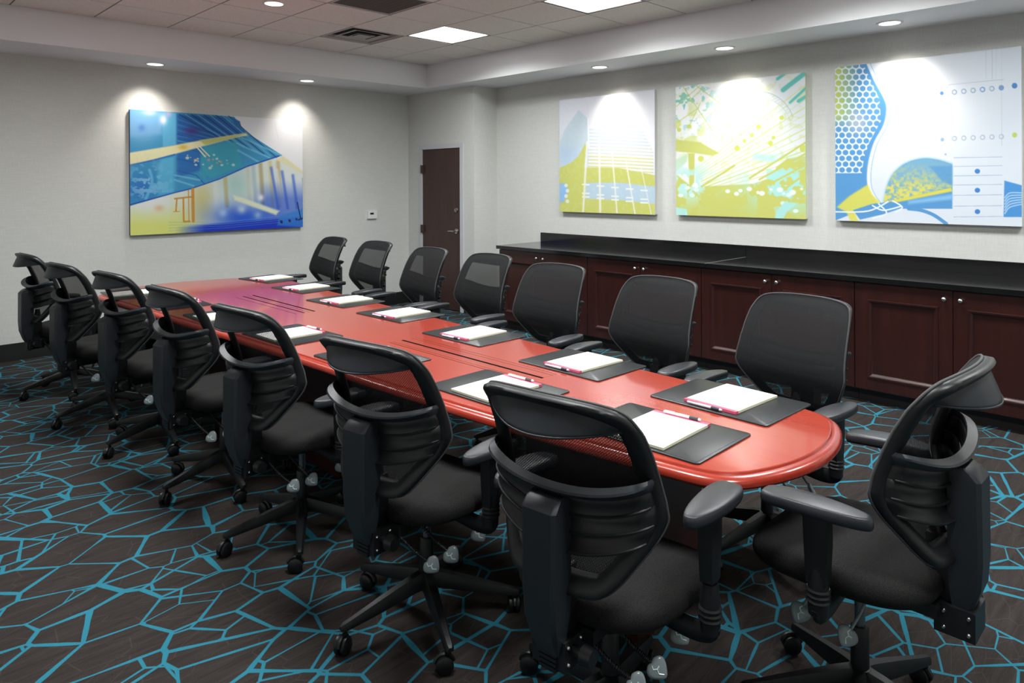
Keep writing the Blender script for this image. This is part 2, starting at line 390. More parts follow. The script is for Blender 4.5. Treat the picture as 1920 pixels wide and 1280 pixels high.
cx, cy = GX+T*can[0]+T/2, GY+T*can[1]+T/2
downlight(cx, cy, ZT, 'round recessed downlight in the tiled ceiling above the table', None, 30)

# ---------------------------------------------------------------- paintings (colour painted per canvas point)
def homog(src, dst):
    A = []; 
    for (x, y), (u, v) in zip(src, dst): A += [[x, y, 1, 0, 0, 0, -u*x, -u*y], [0, 0, 0, x, y, 1, -v*x, -v*y]]
    b = np.array(dst, float).reshape(-1); h = np.linalg.solve(np.array(A, float), b); return np.append(h, 1).reshape(3, 3)
class Art:
    def __init__(s, corners, n=300, m=300):
        s.n, s.m = n, m; u, v = np.meshgrid(np.linspace(0, 1, n), np.linspace(0, 1, m)); Hm = homog([(0, 0), (1, 0), (1, 1), (0, 1)], corners)
        w = Hm[2, 0]*u+Hm[2, 1]*v+1; s.X = (Hm[0, 0]*u+Hm[0, 1]*v+Hm[0, 2])/w; s.Y = (Hm[1, 0]*u+Hm[1, 1]*v+Hm[1, 2])/w
        s.C = np.ones((m, n, 3))*235.; s.rng = np.random.RandomState(3)
    def lay(s, mask, col, a=1.): mk = np.clip(mask, 0, 1)[..., None]*a; s.C = s.C*(1-mk)+np.array(col, float)*mk
    def poly(s, pts, soft=1.5):
        P = np.array(pts, float); ins = np.zeros_like(s.X, bool); D = np.full_like(s.X, 1e9); k = len(P)
        for i in range(k):
            (x0, y0), (x1, y1) = P[i], P[(i+1) % k]
            cond = ((y0 > s.Y) != (y1 > s.Y)) & (s.X < (x1-x0)*(s.Y-y0)/((y1-y0) if y1 != y0 else 1e-9)+x0); ins ^= cond
            D = np.minimum(D, s.seg((x0, y0), (x1, y1)))
        return np.clip(.5+np.where(ins, D, -D)/(2*soft), 0, 1)
    def seg(s, a, b):
        ax, ay = a; dx, dy = b[0]-ax, b[1]-ay; L = dx*dx+dy*dy+1e-9; t = np.clip(((s.X-ax)*dx+(s.Y-ay)*dy)/L, 0, 1)
        return np.hypot(s.X-ax-t*dx, s.Y-ay-t*dy)
    def line(s, pts, w, soft=2.):
        D = np.full_like(s.X, 1e9)
        for a, b in zip(pts, pts[1:]): D = np.minimum(D, s.seg(a, b))
        return np.clip((w/2-D)/soft+.5, 0, 1)
    def disc(s, c, r, soft=2., ky=1.): return np.clip((r-np.hypot(s.X-c[0], (s.Y-c[1])/ky))/soft+.5, 0, 1)
    def blob(s, c, r, ky=1.): return np.exp(-((s.X-c[0])**2+((s.Y-c[1])/ky)**2)/(r*r))
    def noise(s, k, seed=0):
        r = np.random.RandomState(seed); out = 0
        for q, a in ((k, .6), (k*2.1, .3), (k*4.3, .15)):
            gx = r.rand(int(q)+3, int(q)+3); fx = np.linspace(0, q, s.n); fy = np.linspace(0, q, s.m); ix = fx.astype(int); iy = fy.astype(int); tx = fx-ix; ty = (fy-iy)[:, None]; tx = tx*tx*(3-2*tx); ty = ty*ty*(3-2*ty)
            A = gx[np.ix_(iy, ix)]*(1-tx)+gx[np.ix_(iy, ix+1)]*tx; B = gx[np.ix_(iy+1, ix)]*(1-tx)+gx[np.ix_(iy+1, ix+1)]*tx; out = out+a*(A*(1-ty)+B*ty)
        return out/1.05
m_art = mat('printed_canvas', g(.8), .6, spec=.25); t = NT(m_art); at = t.add('ShaderNodeAttribute', attribute_name='paint'); t.link(at.outputs['Color'], t.b.inputs['Base Color'])
def hang(art, W, Hh, loc, rz, lab, side, name='canvas_painting'):
    root = thing(name, lab, 'painting', loc, rz)
    n, mm = art.n, art.m; me = bpy.data.meshes.new('canvas')
    xs = np.linspace(-W/2, W/2, n); zs = np.linspace(Hh/2, -Hh/2, mm); X, Z = np.meshgrid(xs, zs); V = np.stack([X, np.full_like(X, -.052), Z], -1).reshape(-1, 3)
    I = np.arange(n*mm).reshape(mm, n); F = np.stack([I[:-1, :-1], I[1:, :-1], I[1:, 1:], I[:-1, 1:]], -1).reshape(-1, 4)
    bd = np.concatenate([I[0, :], I[1:, -1], I[-1, -2::-1], I[-2:0:-1, 0]]); Vb = V[bd].copy(); Vb[:, 1] = -.018; k0 = len(V); ib = np.arange(len(bd))
    V = np.concatenate([V, V[bd], Vb]); k1 = k0+len(bd); nx = np.roll(ib, -1)
    S = np.stack([k0+ib, k0+nx, k1+nx, k1+ib], -1); F = np.concatenate([F, S])
    me.vertices.add(len(V)); me.vertices.foreach_set('co', V.ravel()); me.loops.add(F.size); me.loops.foreach_set('vertex_index', F.ravel())
    me.polygons.add(len(F)); me.polygons.foreach_set('loop_start', np.arange(len(F))*4); me.polygons.foreach_set('loop_total', np.full(len(F), 4)); me.update(); me.validate()
    c = np.clip(art.C*.94, 0, 255)/255; c = np.where(c <= .04045, c/12.92, ((c+.055)/1.055)**2.4).reshape(-1, 3)
    sd = np.tile(np.array(srgb(*side)[:3]), (len(bd), 1)) if side else c[bd]; c = np.concatenate([c, sd, sd]); c = np.concatenate([c, np.ones((len(c), 1))], 1)
    ca = me.color_attributes.new('paint', 'FLOAT_COLOR', 'POINT'); ca.data.foreach_set('color', c.ravel().astype(np.float32)); me.materials.append(m_art)
    o = bpy.data.objects.new('canvas', me); COL.objects.link(o); o.parent = root
    bm = bmesh.new(); q = .03
    for a, b in (((-W/2+.004, -.03, -Hh/2+.004), (-W/2+q, 0, Hh/2-.004)), ((W/2-q, -.03, -Hh/2+.004), (W/2-.004, 0, Hh/2-.004)), ((-W/2+q, -.03, -Hh/2+.004), (W/2-q, 0, -Hh/2+q)), ((-W/2+q, -.03, Hh/2-q), (W/2-q, 0, Hh/2-.004))): box(bm, a, b)
    put('stretcher_frame', bm, m_pedge, root)
    return root
YG = (206, 210, 116); 
# 1: stripy skyline
A = Art([(72, 262), (757, 185), (762, 1082), (75, 1055)])
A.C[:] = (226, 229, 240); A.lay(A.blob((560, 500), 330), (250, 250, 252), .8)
A.lay(A.poly([(75, 760), (75, 560), (110, 470), (210, 330), (275, 390), (280, 740)], 5), (204, 220, 230)); A.lay(A.blob((130, 650), 80), (178, 206, 240), .6)
for k in range(13):
    y = 470+k*24; A.lay(A.line([(282, y), (520, y+8), (748-max(0, 6-k)*12, y+22)], 9, 3), (190, 214, 238) if k < 5 else (206, 216, 206) if k < 8 else (218, 216, 120), .75)
A.lay(A.poly([(60, 750), (150, 710), (210, 660), (255, 575), (275, 585), (250, 740), (500, 745), (770, 800), (770, 1100), (60, 1100)], 3), YG)
A.lay(A.poly([(262, 850), (500, 850), (770, 880), (770, 1005), (500, 975), (262, 965)], 4), (190, 212, 228))
A.lay(A.poly([(60, 860), (110, 850), (135, 900), (105, 985), (60, 995)], 5), (150, 195, 240))
for k in range(5):
    for yy in (862, 925, 950):
        A.lay(A.line([(240+k*105, yy+k*11), (285+k*105, yy+k*11+2)], 11, 4), (246, 247, 238), .85)
for k in range(4): A.lay(A.disc((120+10*(k % 2), 868+k*38), 13), (240, 244, 250), .8)
for a, b, w_ in (((272, 560), (242, 1070), 17), ((358, 540), (366, 1070), 17), ((452, 640), (488, 1075), 13), ((552, 700), (618, 1080), 12), ((660, 740), (735, 1080), 8)): A.lay(A.line([a, b], w_-2, 6), (240, 241, 234), .85)
A.lay(A.line([(278, 390), (284, 600)], 10), (240, 243, 250)); A.lay(A.noise(40, 4)-.45, (255, 255, 255), .25)
hang(A, 1.27, 1.255, (XR, (5.296+4.02)/2, 1.889), -PI/2, 'square painting of pale towers and white stripes over yellow-green, leftmost of the three', (200, 204, 210))
# 2: yellow, white and teal splatter
A = Art([(910, 160), (1848, 65), (1852, 1114), (912, 1088)])
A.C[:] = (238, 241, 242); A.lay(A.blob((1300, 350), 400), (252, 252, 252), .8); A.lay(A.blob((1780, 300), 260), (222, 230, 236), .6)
TE = (128, 204, 196)
N1 = A.noise(26, 7); N2 = A.noise(14, 2)
A.lay(np.clip((N1-.56)*12, 0, 1)*A.blob((980, 260), 190)*1.3, TE, .9); A.lay(np.clip((N2-.55)*12, 0, 1)*A.blob((960, 460), 190), (214, 224, 130), .9)
A.lay(np.clip((A.noise(30, 11)-.6)*10, 0, 1)*A.blob((1500, 420), 500), (206, 220, 140), .5)
for a, b in (((960, 150), (1180, 480)), ((1060, 150), (1260, 300)), ((915, 300), (1090, 150)), ((1000, 270), (1110, 170)), ((1080, 310), (915, 420)), ((1090, 280), (1000, 460))): A.lay(A.line([a, b], 7, 3), (200, 216, 120), .7)
for a, b, w_ in (((1860, 60), (1690, 190), 34), ((1700, 75), (1650, 110), 22), ((1850, 180), (1740, 280), 20), ((1850, 240), (1800, 270), 26)): A.lay(A.line([a, b], w_, 8), (96, 196, 186), .9)
arc = [(1430+270*math.cos(q)*.95+90, 480-280*math.sin(q)) for q in np.linspace(.35, 2.3, 24)]; A.lay(A.line(arc, 6, 3), (176, 200, 196), .8)
arc2 = [(1520+230*math.cos(q), 480-235*math.sin(q)) for q in np.linspace(.3, 2.4, 20)]; A.lay(A.line(arc2, 4, 3), (190, 208, 200), .7)
for q in range(20): A.lay(A.line([arc[q], arc2[q]], 4, 3), (184, 204, 204), .6)
A.lay(A.poly([(905, 540), (1090, 560), (1230, 640), (1180, 660), (1050, 640), (905, 625)], 6), YG, .95)
A.lay(A.poly([(1000, 640), (1050, 640), (1045, 850), (1010, 900)], 4), YG); A.lay(A.poly([(905, 690), (1000, 640), (990, 700), (905, 780)], 6), (190, 226, 190), .7)
for k in range(12): A.lay(A.line([(1050+k*8, 760+k*14), (1860, 150+k*52)], 5 if k % 3 else 9, 3), (214, 220, 110), .8*(.55+.045*k))
A.lay(A.poly([(1480, 640), (1640, 660), (1640, 710), (1470, 680)], 16), (186, 232, 232), .8)
A.lay(A.poly([(900, 780), (960, 830), (1050, 900), (1120, 880), (1300, 870), (1480, 860), (1620, 810), (1640, 740), (1720, 680), (1860, 660), (1860, 1120), (900, 1120)], 5), YG)
A.lay(np.clip((A.noise(18, 21)-.52)*14, 0, 1)*A.blob((1000, 860), 150, .8)*1.4, (196, 236, 228)); A.lay(np.clip((A.noise(16, 5)-.5)*14, 0, 1)*A.blob((1700, 880), 230, .7)*1.5, (178, 232, 226))
for a, b in (((1450, 820), (1860, 560)), ((1520, 830), (1860, 640)), ((1600, 860), (1860, 720)), ((1100, 880), (1340, 730)), ((1700, 900), (1860, 780))): A.lay(A.line([a, b], 14, 3), YG)
for k in range(11): A.lay(A.disc((1290+k*52+14*math.sin(k*2.1), 915+18*math.sin(k*1.7)), 17+6*math.sin(k*3.), 6, .8), (238, 246, 240))
for c_ in ((945, 945), (1030, 945), (995, 890), (1060, 905), (1780, 1055), (1730, 940), (1690, 1000)): A.lay(A.disc(c_, 20, 6, .7), (226, 244, 238))
A.lay(A.poly([(900, 1030), (990, 1045), (1000, 1100), (900, 1100)], 5), (186, 236, 226)); A.lay(A.poly([(1640, 1060), (1700, 990), (1800, 1000), (1720, 1060), (1690, 1110), (1630, 1110)], 6), (178, 232, 226))
for c_, r_ in (((1515, 452), 17), ((1465, 512), 15), ((1412, 552), 14), ((1358, 605), 20), ((1680, 388), 16), ((1095, 680), 22), ((1600, 570), 18), ((1620, 530), 14), ((1010, 445), 16), ((935, 470), 15), ((1835, 610), 26)): A.lay(A.disc(c_, r_), (212, 220, 110))
hang(A, 1.268, 1.248, (XR, (3.779+2.512)/2, 1.891), -PI/2, 'square painting of yellow-green and teal splashed diagonal lines, middle of the three', (205, 215, 190))
# 3: honeycomb and waves
A = Art([(90, 218), (1272, 95), (1275, 1232), (93, 1195)], 340, 340)
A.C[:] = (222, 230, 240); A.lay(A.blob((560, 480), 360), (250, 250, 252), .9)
BL = (92, 156, 212)
edge = catmull([(300, 190), (350, 300), (415, 420), (430, 490), (410, 590), (350, 700), (315, 820), (305, 930), (320, 1010), (370, 1085)], 6)
A.lay(A.poly([(80, 180)]+edge+[(80, 1200)], 3), BL)
sx_, sy_ = 44.5, 37.
row = np.floor((A.Y-225)/sy_); hx = (A.X-90+np.where(row % 2 == 0, 0, sx_/2)) ; du = (hx % sx_)-sx_/2; dv = (A.Y-225) % sy_ - sy_/2
cell = np.hypot(du, dv*1.08); honey = np.clip((cell-18.6)/2.5+.5, 0, 1)
lim = np.interp(A.Y, [190, 300, 420, 560, 700, 800, 900], [270, 320, 375, 385, 310, 275, 262])
mk = np.clip((lim-A.X)/3, 0, 1)*np.clip((895-A.Y)/3, 0, 1)
A.lay(mk*(1-honey), (200, 212, 110), .95*1.0*1) if False else None
yel = np.clip((250-A.X)/140, 0, 1)*np.clip((600-A.Y)/80, 0, 1); A.lay(mk*yel*(1-honey), (204, 212, 92), .9); A.lay(mk*A.blob((230, 570), 70)*(1-honey), (200, 196, 200), .7)
A.lay(mk*honey, (238, 244, 246), .95)
A.lay(A.line(edge, 20, 3), (240, 246, 250)); A.lay(A.line([(x-14, y) for x, y in edge], 4, 2), (120, 180, 230)); A.lay(A.line([(x+14, y) for x, y in edge], 5, 2), (130, 188, 236), .8)
A.lay(A.poly([(100, 1110), (180, 1040), (300, 965), (330, 1030), (380, 1080), (300, 1100), (210, 1130), (240, 1200), (190, 1200), (160, 1140)], 6), (222, 218, 100), .95)
dome = catmull([(395, 1080), (415, 980), (460, 890), (540, 825), (650, 795), (750, 805), (838, 832)], 6)
A.lay(A.poly(dome+[(838, 1120), (520, 1120), (470, 1090)], 3), BL); sp = A.noise(70, 8)
fill = A.poly(dome+[(838, 980), (400, 1085)], 3)
A.lay(fill, (150, 190, 205), .55); A.lay(fill*np.clip((A.Y-820+(A.X-600)*-.1)/200, 0, 1)*np.clip((sp-.25)*3, 0, 1.2), (222, 216, 110), 1)
A.lay(A.poly([(400, 1080), (830, 985), (838, 1010), (480, 1080)], 5), (224, 214, 90)); A.lay(A.poly([(690, 850), (838, 850), (838, 975), (780, 950)], 8), BL, .8)
A.lay(A.line(dome, 9, 3), (190, 222, 244)); A.lay(A.poly([(560, 1070), (838, 1030), (838, 1060), (560, 1090)], 10), (150, 200, 240), .8)
A.lay(A.poly([(205, 1130), (330, 1090), (450, 1075), (520, 1115), (400, 1155), (250, 1190)], 3), BL)
for pts in ([(90, 1140), (300, 1135), (430, 1075)], [(330, 1100), (400, 1130), (510, 1105)], [(370, 1090), (420, 1150), (330, 1180)], [(460, 1070), (520, 1110), (480, 1140)]): A.lay(A.line(catmull(pts, 6), 9, 3), (236, 244, 250))
A.lay(A.line(catmull([(560, 1120), (640, 1130), (720, 1160), (800, 1215)], 6), 22, 3), BL)
for y in (795, 850, 910, 968, 1033, 1102, 1170): A.lay(A.line([(848, y+2), (1150, y-2)], 4, 2), (156, 176, 210), .8)
for y in (883, 1003, 1138): A.lay(A.disc((996, y), 17, 3, .92), (70, 134, 204))
for k in range(6):
    x = 852+k*59
    A.lay(A.disc((x, 382-k*5), 17, 3)-A.disc((x-1, 382-k*5), 10, 3)*(k != 5), (110, 150, 205) if k in (3, 5) else (150, 172, 205), .85)
    A.lay(A.disc((x, 675-k*2), 16, 3)-A.disc((x-1, 675-k*2), 10, 3), (166, 180, 202), .8)
A.lay(A.disc((772, 388), 12), (96, 150, 215)); A.lay(A.disc((1230, 345), 18), (84, 140, 205)); A.lay(A.disc((1230, 655), 16), (196, 214, 110)); A.lay(A.disc((775, 682), 12), (160, 190, 216))
A.lay(A.line([(815, 335), (1160, 305)], 3), (176, 186, 205), .8); A.lay(A.line(catmull([(815, 400), (790, 370), (815, 340)], 5), 3), (180, 190, 210), .8)
for x in (1050, 1090, 1115, 1150): A.lay(A.line([(x, 100), (x, 300 if x < 1150 else 720)], 2.5), (178, 188, 208), .6)
A.lay(A.line([(450, 215), (545, 280)], 4), (190, 200, 200), .6); A.lay(A.disc((538, 280), 9), (150, 165, 170), .7); A.lay(A.disc((795, 776), 7), (150, 175, 200), .8); A.lay(A.disc((464, 402), 7), (190, 205, 190), .8)
A.lay(A.poly([(1165, 942), (1275, 972), (1275, 1172), (1160, 1172)], 3), (80, 150, 216))
for k in range(6): A.lay(A.line(catmull([(1168, 1150-k*20), (1200, 1110-k*18), (1280, 1090-k*14)], 5), 7, 3), (200, 224, 242), .8)
hang(A, 1.262, 1.259, (XR, (2.265+1.003)/2, 1.895), -PI/2, 'square painting with blue honeycomb and wave shapes on pale blue, rightmost of the three', (212, 218, 226))
# 4: blue architectural montage
A = Art([(106, 126), (1592, 190), (1588, 1125), (112, 1190)], 420, 300)
A.C[:] = (238, 240, 243)
roof = [(100, 110), (990, 170), (1090, 300), (1410, 500), (1100, 610), (850, 720), (620, 800), (480, 830), (100, 950)]
A.lay(A.poly(roof, 3), (64, 150, 200)); A.lay(A.blob((200, 250), 160), (150, 200, 236), .8); A.lay(A.poly([(100, 120), (380, 140), (370, 330), (100, 360)], 20), (130, 186, 234), .8)
A.lay(A.poly([(500, 160), (900, 170), (1090, 300), (720, 400), (500, 420)], 10), (38, 92, 168), .8)
for k in range(10): A.lay(A.line([(505, 200+k*24), (880-k*14, 330+k*10)], 3, 3), (20, 40, 110) if k % 2 else (130, 200, 232), .5)
for k in range(9): A.lay(A.line([(520+k*52, 160), (900+k*58, 380+k*18)], 9, 4), (104, 186, 220) if k % 2 else (24, 60, 130), .75)
for k in range(7): A.lay(A.line([(500, 330+k*52), (700-k*6, 380+k*50), (760, 520+k*44)], 8, 4), (70, 165, 215) if k % 2 else (28, 76, 160), .7)
A.lay(A.blob((620, 300), 60, .5), (84, 50, 130), .8); A.lay(A.poly([(500, 430), (720, 440), (690, 640), (500, 700)], 12), (36, 96, 176), .7)
A.lay(A.poly([(700, 440), (1010, 380), (1060, 600), (800, 700), (700, 690)], 14), (64, 166, 190), .9)
for a, b in (((480, 680), (690, 720)), ((480, 720), (640, 770)), ((1010, 400), (1340, 540)), ((1020, 460), (1240, 580)), ((1060, 350), (1400, 500))): A.lay(A.line([a, b], 16, 6), (120, 196, 226), .7)
A.lay(A.poly([(360, 540), (480, 520), (470, 820), (340, 860), (330, 700)], 16), (96, 190, 228), .8); A.lay(A.poly([(380, 130), (490, 150), (490, 420), (380, 440)], 6), (104, 188, 230), .8)
A.lay(A.blob((385, 210), 30, 1.4), (244, 246, 250)); A.lay(A.blob((270, 150), 50, .5), (220, 226, 246), .8); A.lay(A.blob((205, 280), 30), (84, 130, 210), .7); A.lay(A.blob((430, 160), 26), (220, 180, 220), .7)
beam = [(100, 495), (480, 425), (720, 375), (1000, 325), (1090, 310), (1110, 330), (1000, 350), (740, 425), (480, 500), (100, 605)]; A.lay(A.poly(beam, 6), (238, 234, 186)); A.lay(A.poly([(690, 380), (1000, 326), (1090, 312), (1000, 352), (740, 420)], 8), (196, 200, 120), .9); A.lay(A.blob((550, 440), 40, .6), (216, 178, 60), .8)
A.lay(A.line([(660, 430), (740, 520)], 10, 3), (240, 236, 200)); A.lay(A.line([(690, 430), (775, 515)], 9, 3), (236, 236, 210)); A.lay(A.line([(100, 600), (300, 555), (480, 505)], 12, 8), (28, 84, 190), .7)
A.lay(A.blob((200, 790), 130, .8), (44, 110, 200), .7); A.lay(np.clip((A.noise(34, 13)-.52)*10, 0, 1)*A.blob((240, 760), 170), (150, 206, 240), .8); A.lay(A.line(catmull([(270, 640), (290, 740), (240, 880), (300, 760), (350, 800)], 6), 24, 10), (110, 190, 232), .8)
for q in range(26): c_ = (560+A.rng.rand()*430, 500+A.rng.rand()*130); A.lay(A.disc(c_, 5+A.rng.rand()*11, 5, .8), (206, 226, 216) if q % 3 else (214, 160, 130), .8)
A.lay(A.line([(100, 935), (480, 830), (620, 795), (860, 712), (1100, 600), (1380, 505)], 12, 6), (26, 70, 180), .8)
low = [(100, 945), (480, 835), (620, 800), (860, 716), (1100, 606), (1410, 505), (1600, 660), (1600, 1200), (100, 1200)]; L_ = A.poly(low, 4)
A.lay(L_, (222, 232, 226)); A.lay(L_*np.clip((A.Y-900)/200, 0, 1)*np.clip((760-A.X)/200, 0, 1), (222, 228, 128)); A.lay(L_*A.blob((250, 920), 160, .5), (232, 236, 236), .8)
A.lay(L_*A.blob((710, 900), 110, 1.6), (204, 196, 122), .8); A.lay(L_*A.blob((1000, 760), 130), (170, 214, 206), .8); A.lay(L_*A.blob((860, 900), 60, 2.4), (214, 230, 232), .8)
for x, c_ in ((810, (226, 232, 226)), (900, (190, 178, 120)), (1100, (206, 214, 196)), (1150, (176, 198, 206)), (1215, (176, 160, 110)), (1300, (214, 204, 140)), (1370, (196, 176, 120))): A.lay(L_*A.line([(x, 560), (x+24, 940)], 34, 20), c_, .7)
for k in range(7): A.lay(L_*A.line([(1310+k*48, 610+k*16), (1370+k*42, 960)], 24, 16), (226, 232, 246) if k % 2 else (84, 116, 216), .75)
A.lay(L_*np.clip((A.X-1150)/120, 0, 1)*np.clip((A.Y-720)/160, 0, 1), (40, 84, 210), .6)
A.lay(L_*A.blob((1060, 1040), 280, .42), (44, 92, 214), 1.); A.lay(L_*np.clip((A.Y-(1100-(A.X-600)*.08))/26, 0, 1)*np.clip((A.X-480)/260, 0, 1), (26, 56, 190))
for k in range(4): A.lay(L_*A.line([(430, 1080+k*24), (900, 1082+k*16), (1590, 1010+k*18)], 4, 3), (110, 160, 226), .6)
for k in range(8): A.lay(L_*A.line([(445+k*11, 830), (440+k*13, 1180)], 4, 3), (226, 214, 110), .35)
for pts, w_ in (([(480, 880), (640, 862)], 14), ([(498, 880), (490, 985)], 13), ([(552, 872), (556, 1075), (606, 1072)], 15), ([(596, 810), (600, 1070)], 8), ([(632, 800), (636, 1070)], 26), ([(470, 990), (520, 988)], 6)): A.lay(A.line(pts, w_, 3), (204, 142, 52), .9)
A.lay(A.blob((350, 960), 36, .7), (226, 176, 130), .7); A.lay(L_*A.poly([(980, 850), (1060, 870), (1380, 985), (1350, 1020), (1180, 960), (990, 890)], 10), (228, 234, 206)); A.lay(A.blob((1218, 868), 26), (240, 244, 250)); A.lay(A.blob((1050, 970), 36), (206, 226, 236), .8); A.lay(A.blob((1190, 1020), 30), (160, 196, 236), .8); A.lay(A.blob((890, 1000), 34), (176, 206, 244), .8)
A.lay(A.poly([(1420, 505), (1600, 640), (1600, 665), (1360, 540)], 6), (232, 224, 176), .8)
A.lay(L_*A.poly([(1380, 1030), (1600, 960), (1600, 1130), (1360, 1110)], 10), (56, 132, 216), .8)
for x, y, s in ((1395, 1080, 13), (1468, 1070, 12), (1530, 1058, 10)): A.lay(A.poly([(x-s, y-s), (x+s, y-s), (x+s, y+s), (x-s*.3, y+s)], 2), (24, 40, 100))
A.lay(A.line([(1540, 910), (1568, 1050)], 9, 2), (20, 36, 80)); A.lay(A.line([(1550, 1062), (1585, 1050)], 12, 3), (20, 36, 80))
A.lay(A.line([(1345, 210), (1375, 360)], 3), (206, 214, 224), .8); A.lay(A.disc((1035, 240), 12), (40, 96, 170)); A.lay(A.poly([(960, 170), (1040, 210), (1045, 270), (1000, 250)], 5), (46, 110, 176))
hang(A, 1.863, 1.253, ((2.23+4.093)/2, YF, 1.705), 0, 'wide blue and yellow architectural montage painting alone on the far wall', (52, 56, 96))

# ---------------------------------------------------------------- credenza
CX = 5.35; U = 1.2365; y0s = [4.3595-U*k for k in range(5)]
def cab_door(par, ya, yb, knob_y):
    """raised frame and recessed panel, faces -X; ya<yb in unit coordinates"""
    d = bpy.data.objects.new('door', None); z0, z1 = .105, .862
    bm = bmesh.new(); s = .095; th = .02
    yi, yj, zi, zj = ya+s, yb-s, z0+s, z1-s*1.35
    x = CX-th
    box(bm, (x, ya, z0), (CX, yi, z1)); box(bm, (x, yj, z0), (CX, yb, z1)); box(bm, (x, yi, z0), (CX, yj, zi)); box(bm, (x, yi, zj), (CX, yj, z1))
    bmesh.ops.remove_doubles(bm, verts=bm.verts, dist=1e-5)
    o = put('door', bm, m_cab, par)
    # ogee moulding then the flat field
    bm = bmesh.new(); R = []
    for ins, dx in ((-.012, .0), (-.010, -.006), (-.002, -.006), (.006, .000), (.012, .006), (.020, .012), (.026, .012)):
        R.append([(x+dx, yi+ins, zi+ins), (x+dx, yj-ins, zi+ins), (x+dx, yj-ins, zj-ins), (x+dx, yi+ins, zj-ins)])
    loft(bm, R, True, False); put('panel_moulding', bm, m_cab, o, True, 50)
    bm = bmesh.new(); box(bm, (x+.0115, yi+.02, zi+.02), (CX-.001, yj-.02, zj-.02)); put('panel', bm, m_cab, o)
    bm = bmesh.new(); lathe(bm, [(.0045, 0), (.005, .012), (.012, .016), (.0145, .022), (.012, .027), (.004, .029)], 20)
    bmesh.ops.transform(bm, matrix=Matrix.Translation((x, knob_y, .803)) @ Matrix.Rotation(-PI/2, 4, 'Y'), verts=bm.verts)
    put('knob', bm, m_chrome, o, True, 50)
    return o
cl_ = ['credenza cabinet at the left end of the counter, nearest the brown door', 'second credenza cabinet from the left end of the counter', 'middle credenza cabinet behind the two nearest right-hand chairs', 'credenza cabinet at the right edge behind the head chair', 'credenza cabinet beyond the right edge of the photo']
for k, y in enumerate(y0s):
    c = thing('credenza_cabinet', cl_[k], 'cabinet', (0, 0, 0), 0, 'mahogany cabinets under the counter')
    bm = bmesh.new(); e = .0015
    for a, b in (((CX, y+e, .095), (XR-.014, y+.02, .868)), ((CX, y+U-.02, .095), (XR-.014, y+U-e, .868)), ((CX, y+.02, .095), (XR-.014, y+U-.02, .115)), ((XR-.03, y+.02, .115), (XR-.014, y+U-.02, .868)), ((CX, y+.02, .845), (XR-.03, y+U-.02, .868))): box(bm, a, b)
    put('carcass', bm, m_cab, c)
    bbox('toe_kick', (CX+.06, y+e, 0), (XR-.03, y+U-e, .095), m_toe, c)
    mid = y+U/2; cab_door(c, y+.003, mid-.002, mid-.047); cab_door(c, mid+.002, y+U-.003, mid+.047)
for k, (a, b, lab) in enumerate(((3.073, 5.62, 'black granite worktop slab over the left cabinets, ending near the door'), (y0s[-1]-.02, 3.069, 'black granite worktop slab over the right-hand cabinets'))):
    bbox('granite_worktop', (CX-.045, a, .869), (XR-.001, b, .905), m_gran, None, .006, 3)
    o = bpy.data.objects[-1] if False else None
for o, lab in zip([q for q in COL.objects if q.name.startswith('granite_worktop')], ('black granite worktop slab over the left cabinets, ending near the door', 'black granite worktop slab over the right-hand cabinets')): tag(o, lab, 'worktop', 'granite worktop slabs')
bbox('seam_line', (CX-.043, 3.0685, .9), (XR-.023, 3.0735, .9054), mat('grey_seam_filler', srgb(150, 152, 150), .5), [o for o in COL.objects if o.name == 'granite_worktop'][0])
for a, b, lab in ((3.073, 5.62, 'low black granite backsplash strip on the left worktop slab'), (y0s[-1]-.02, 3.069, 'low black granite backsplash strip on the right worktop slab')):
    tag(bbox('granite_backsplash', (XR-.022, a, .9055), (XR-.001, b, 1.01), m_gran, None, .002, 1), lab, 'backsplash', 'granite backsplash strips')

# ---------------------------------------------------------------- conference table
tb = thing('conference_table', 'long red cherry wood conference table with moulded edge in the middle of the room', 'table', (2.25, 3.6, 0))
OFF = Vector((-2.25, -3.6, 0))
ctl = [(1.786, 1.11), (1.800, 1.035), (1.838, .972), (1.91, .928), (2.03, .885), (2.18, .862), (2.34, .875), (2.47, .915), (2.545, .955), (2.598, 1.02), (2.618, 1.12), (2.628, 1.25), (2.645, 1.75), (2.70, 2.5), (2.765, 3.4), (2.83, 4.2), (2.89, 5.0), (2.95, 5.6), (2.985, 5.93), (2.965, 6.03), (2.88, 6.12), (2.65, 6.23), (2.45, 6.29), (2.22, 6.33), (1.95, 6.31), (1.72, 6.22), (1.56, 6.10), (1.515, 6.0), (1.52, 5.8), (1.565, 5.0), (1.615, 4.2), (1.65, 3.4), (1.675, 2.6), (1.70, 2.0), (1.745, 1.45)]
out = catmull(ctl, 12, True); O = np.array(out+[out[0]]); cum = np.concatenate([[0], np.cumsum(np.linalg.norm(np.diff(O, axis=0), axis=1))])
qs = np.linspace(0, cum[-1], 900, endpoint=False); O = np.stack([np.interp(qs, cum, O[:, 0]), np.interp(qs, cum, O[:, 1])], 1)
for _ in range(14): O = (np.roll(O, 1, 0)+np.roll(O, -1, 0)+2*O)/4
tg = np.roll(O, -1, 0)-np.roll(O, 1, 0); tg /= np.linalg.norm(tg, axis=1)[:, None]; nrm = np.stack([-tg[:, 1], tg[:, 0]], 1)   # inward (ccw outline)
def ring(ins, z): Q = O+nrm*ins; return [(x-2.25, y-3.6, z) for x, y in Q]
bm = bmesh.new(); R = loft(bm, [ring(.004, .712), ring(0, .718), ring(0, .727), ring(.004, .735), ring(.012, .7405), ring(.024, .7425), ring(.030, .7430), ring(.032, .7455), ring(.034, .7485), ring(.037, .7497)], True, False); put('edge_moulding', bm, m_tabedge, tb, True, 30)
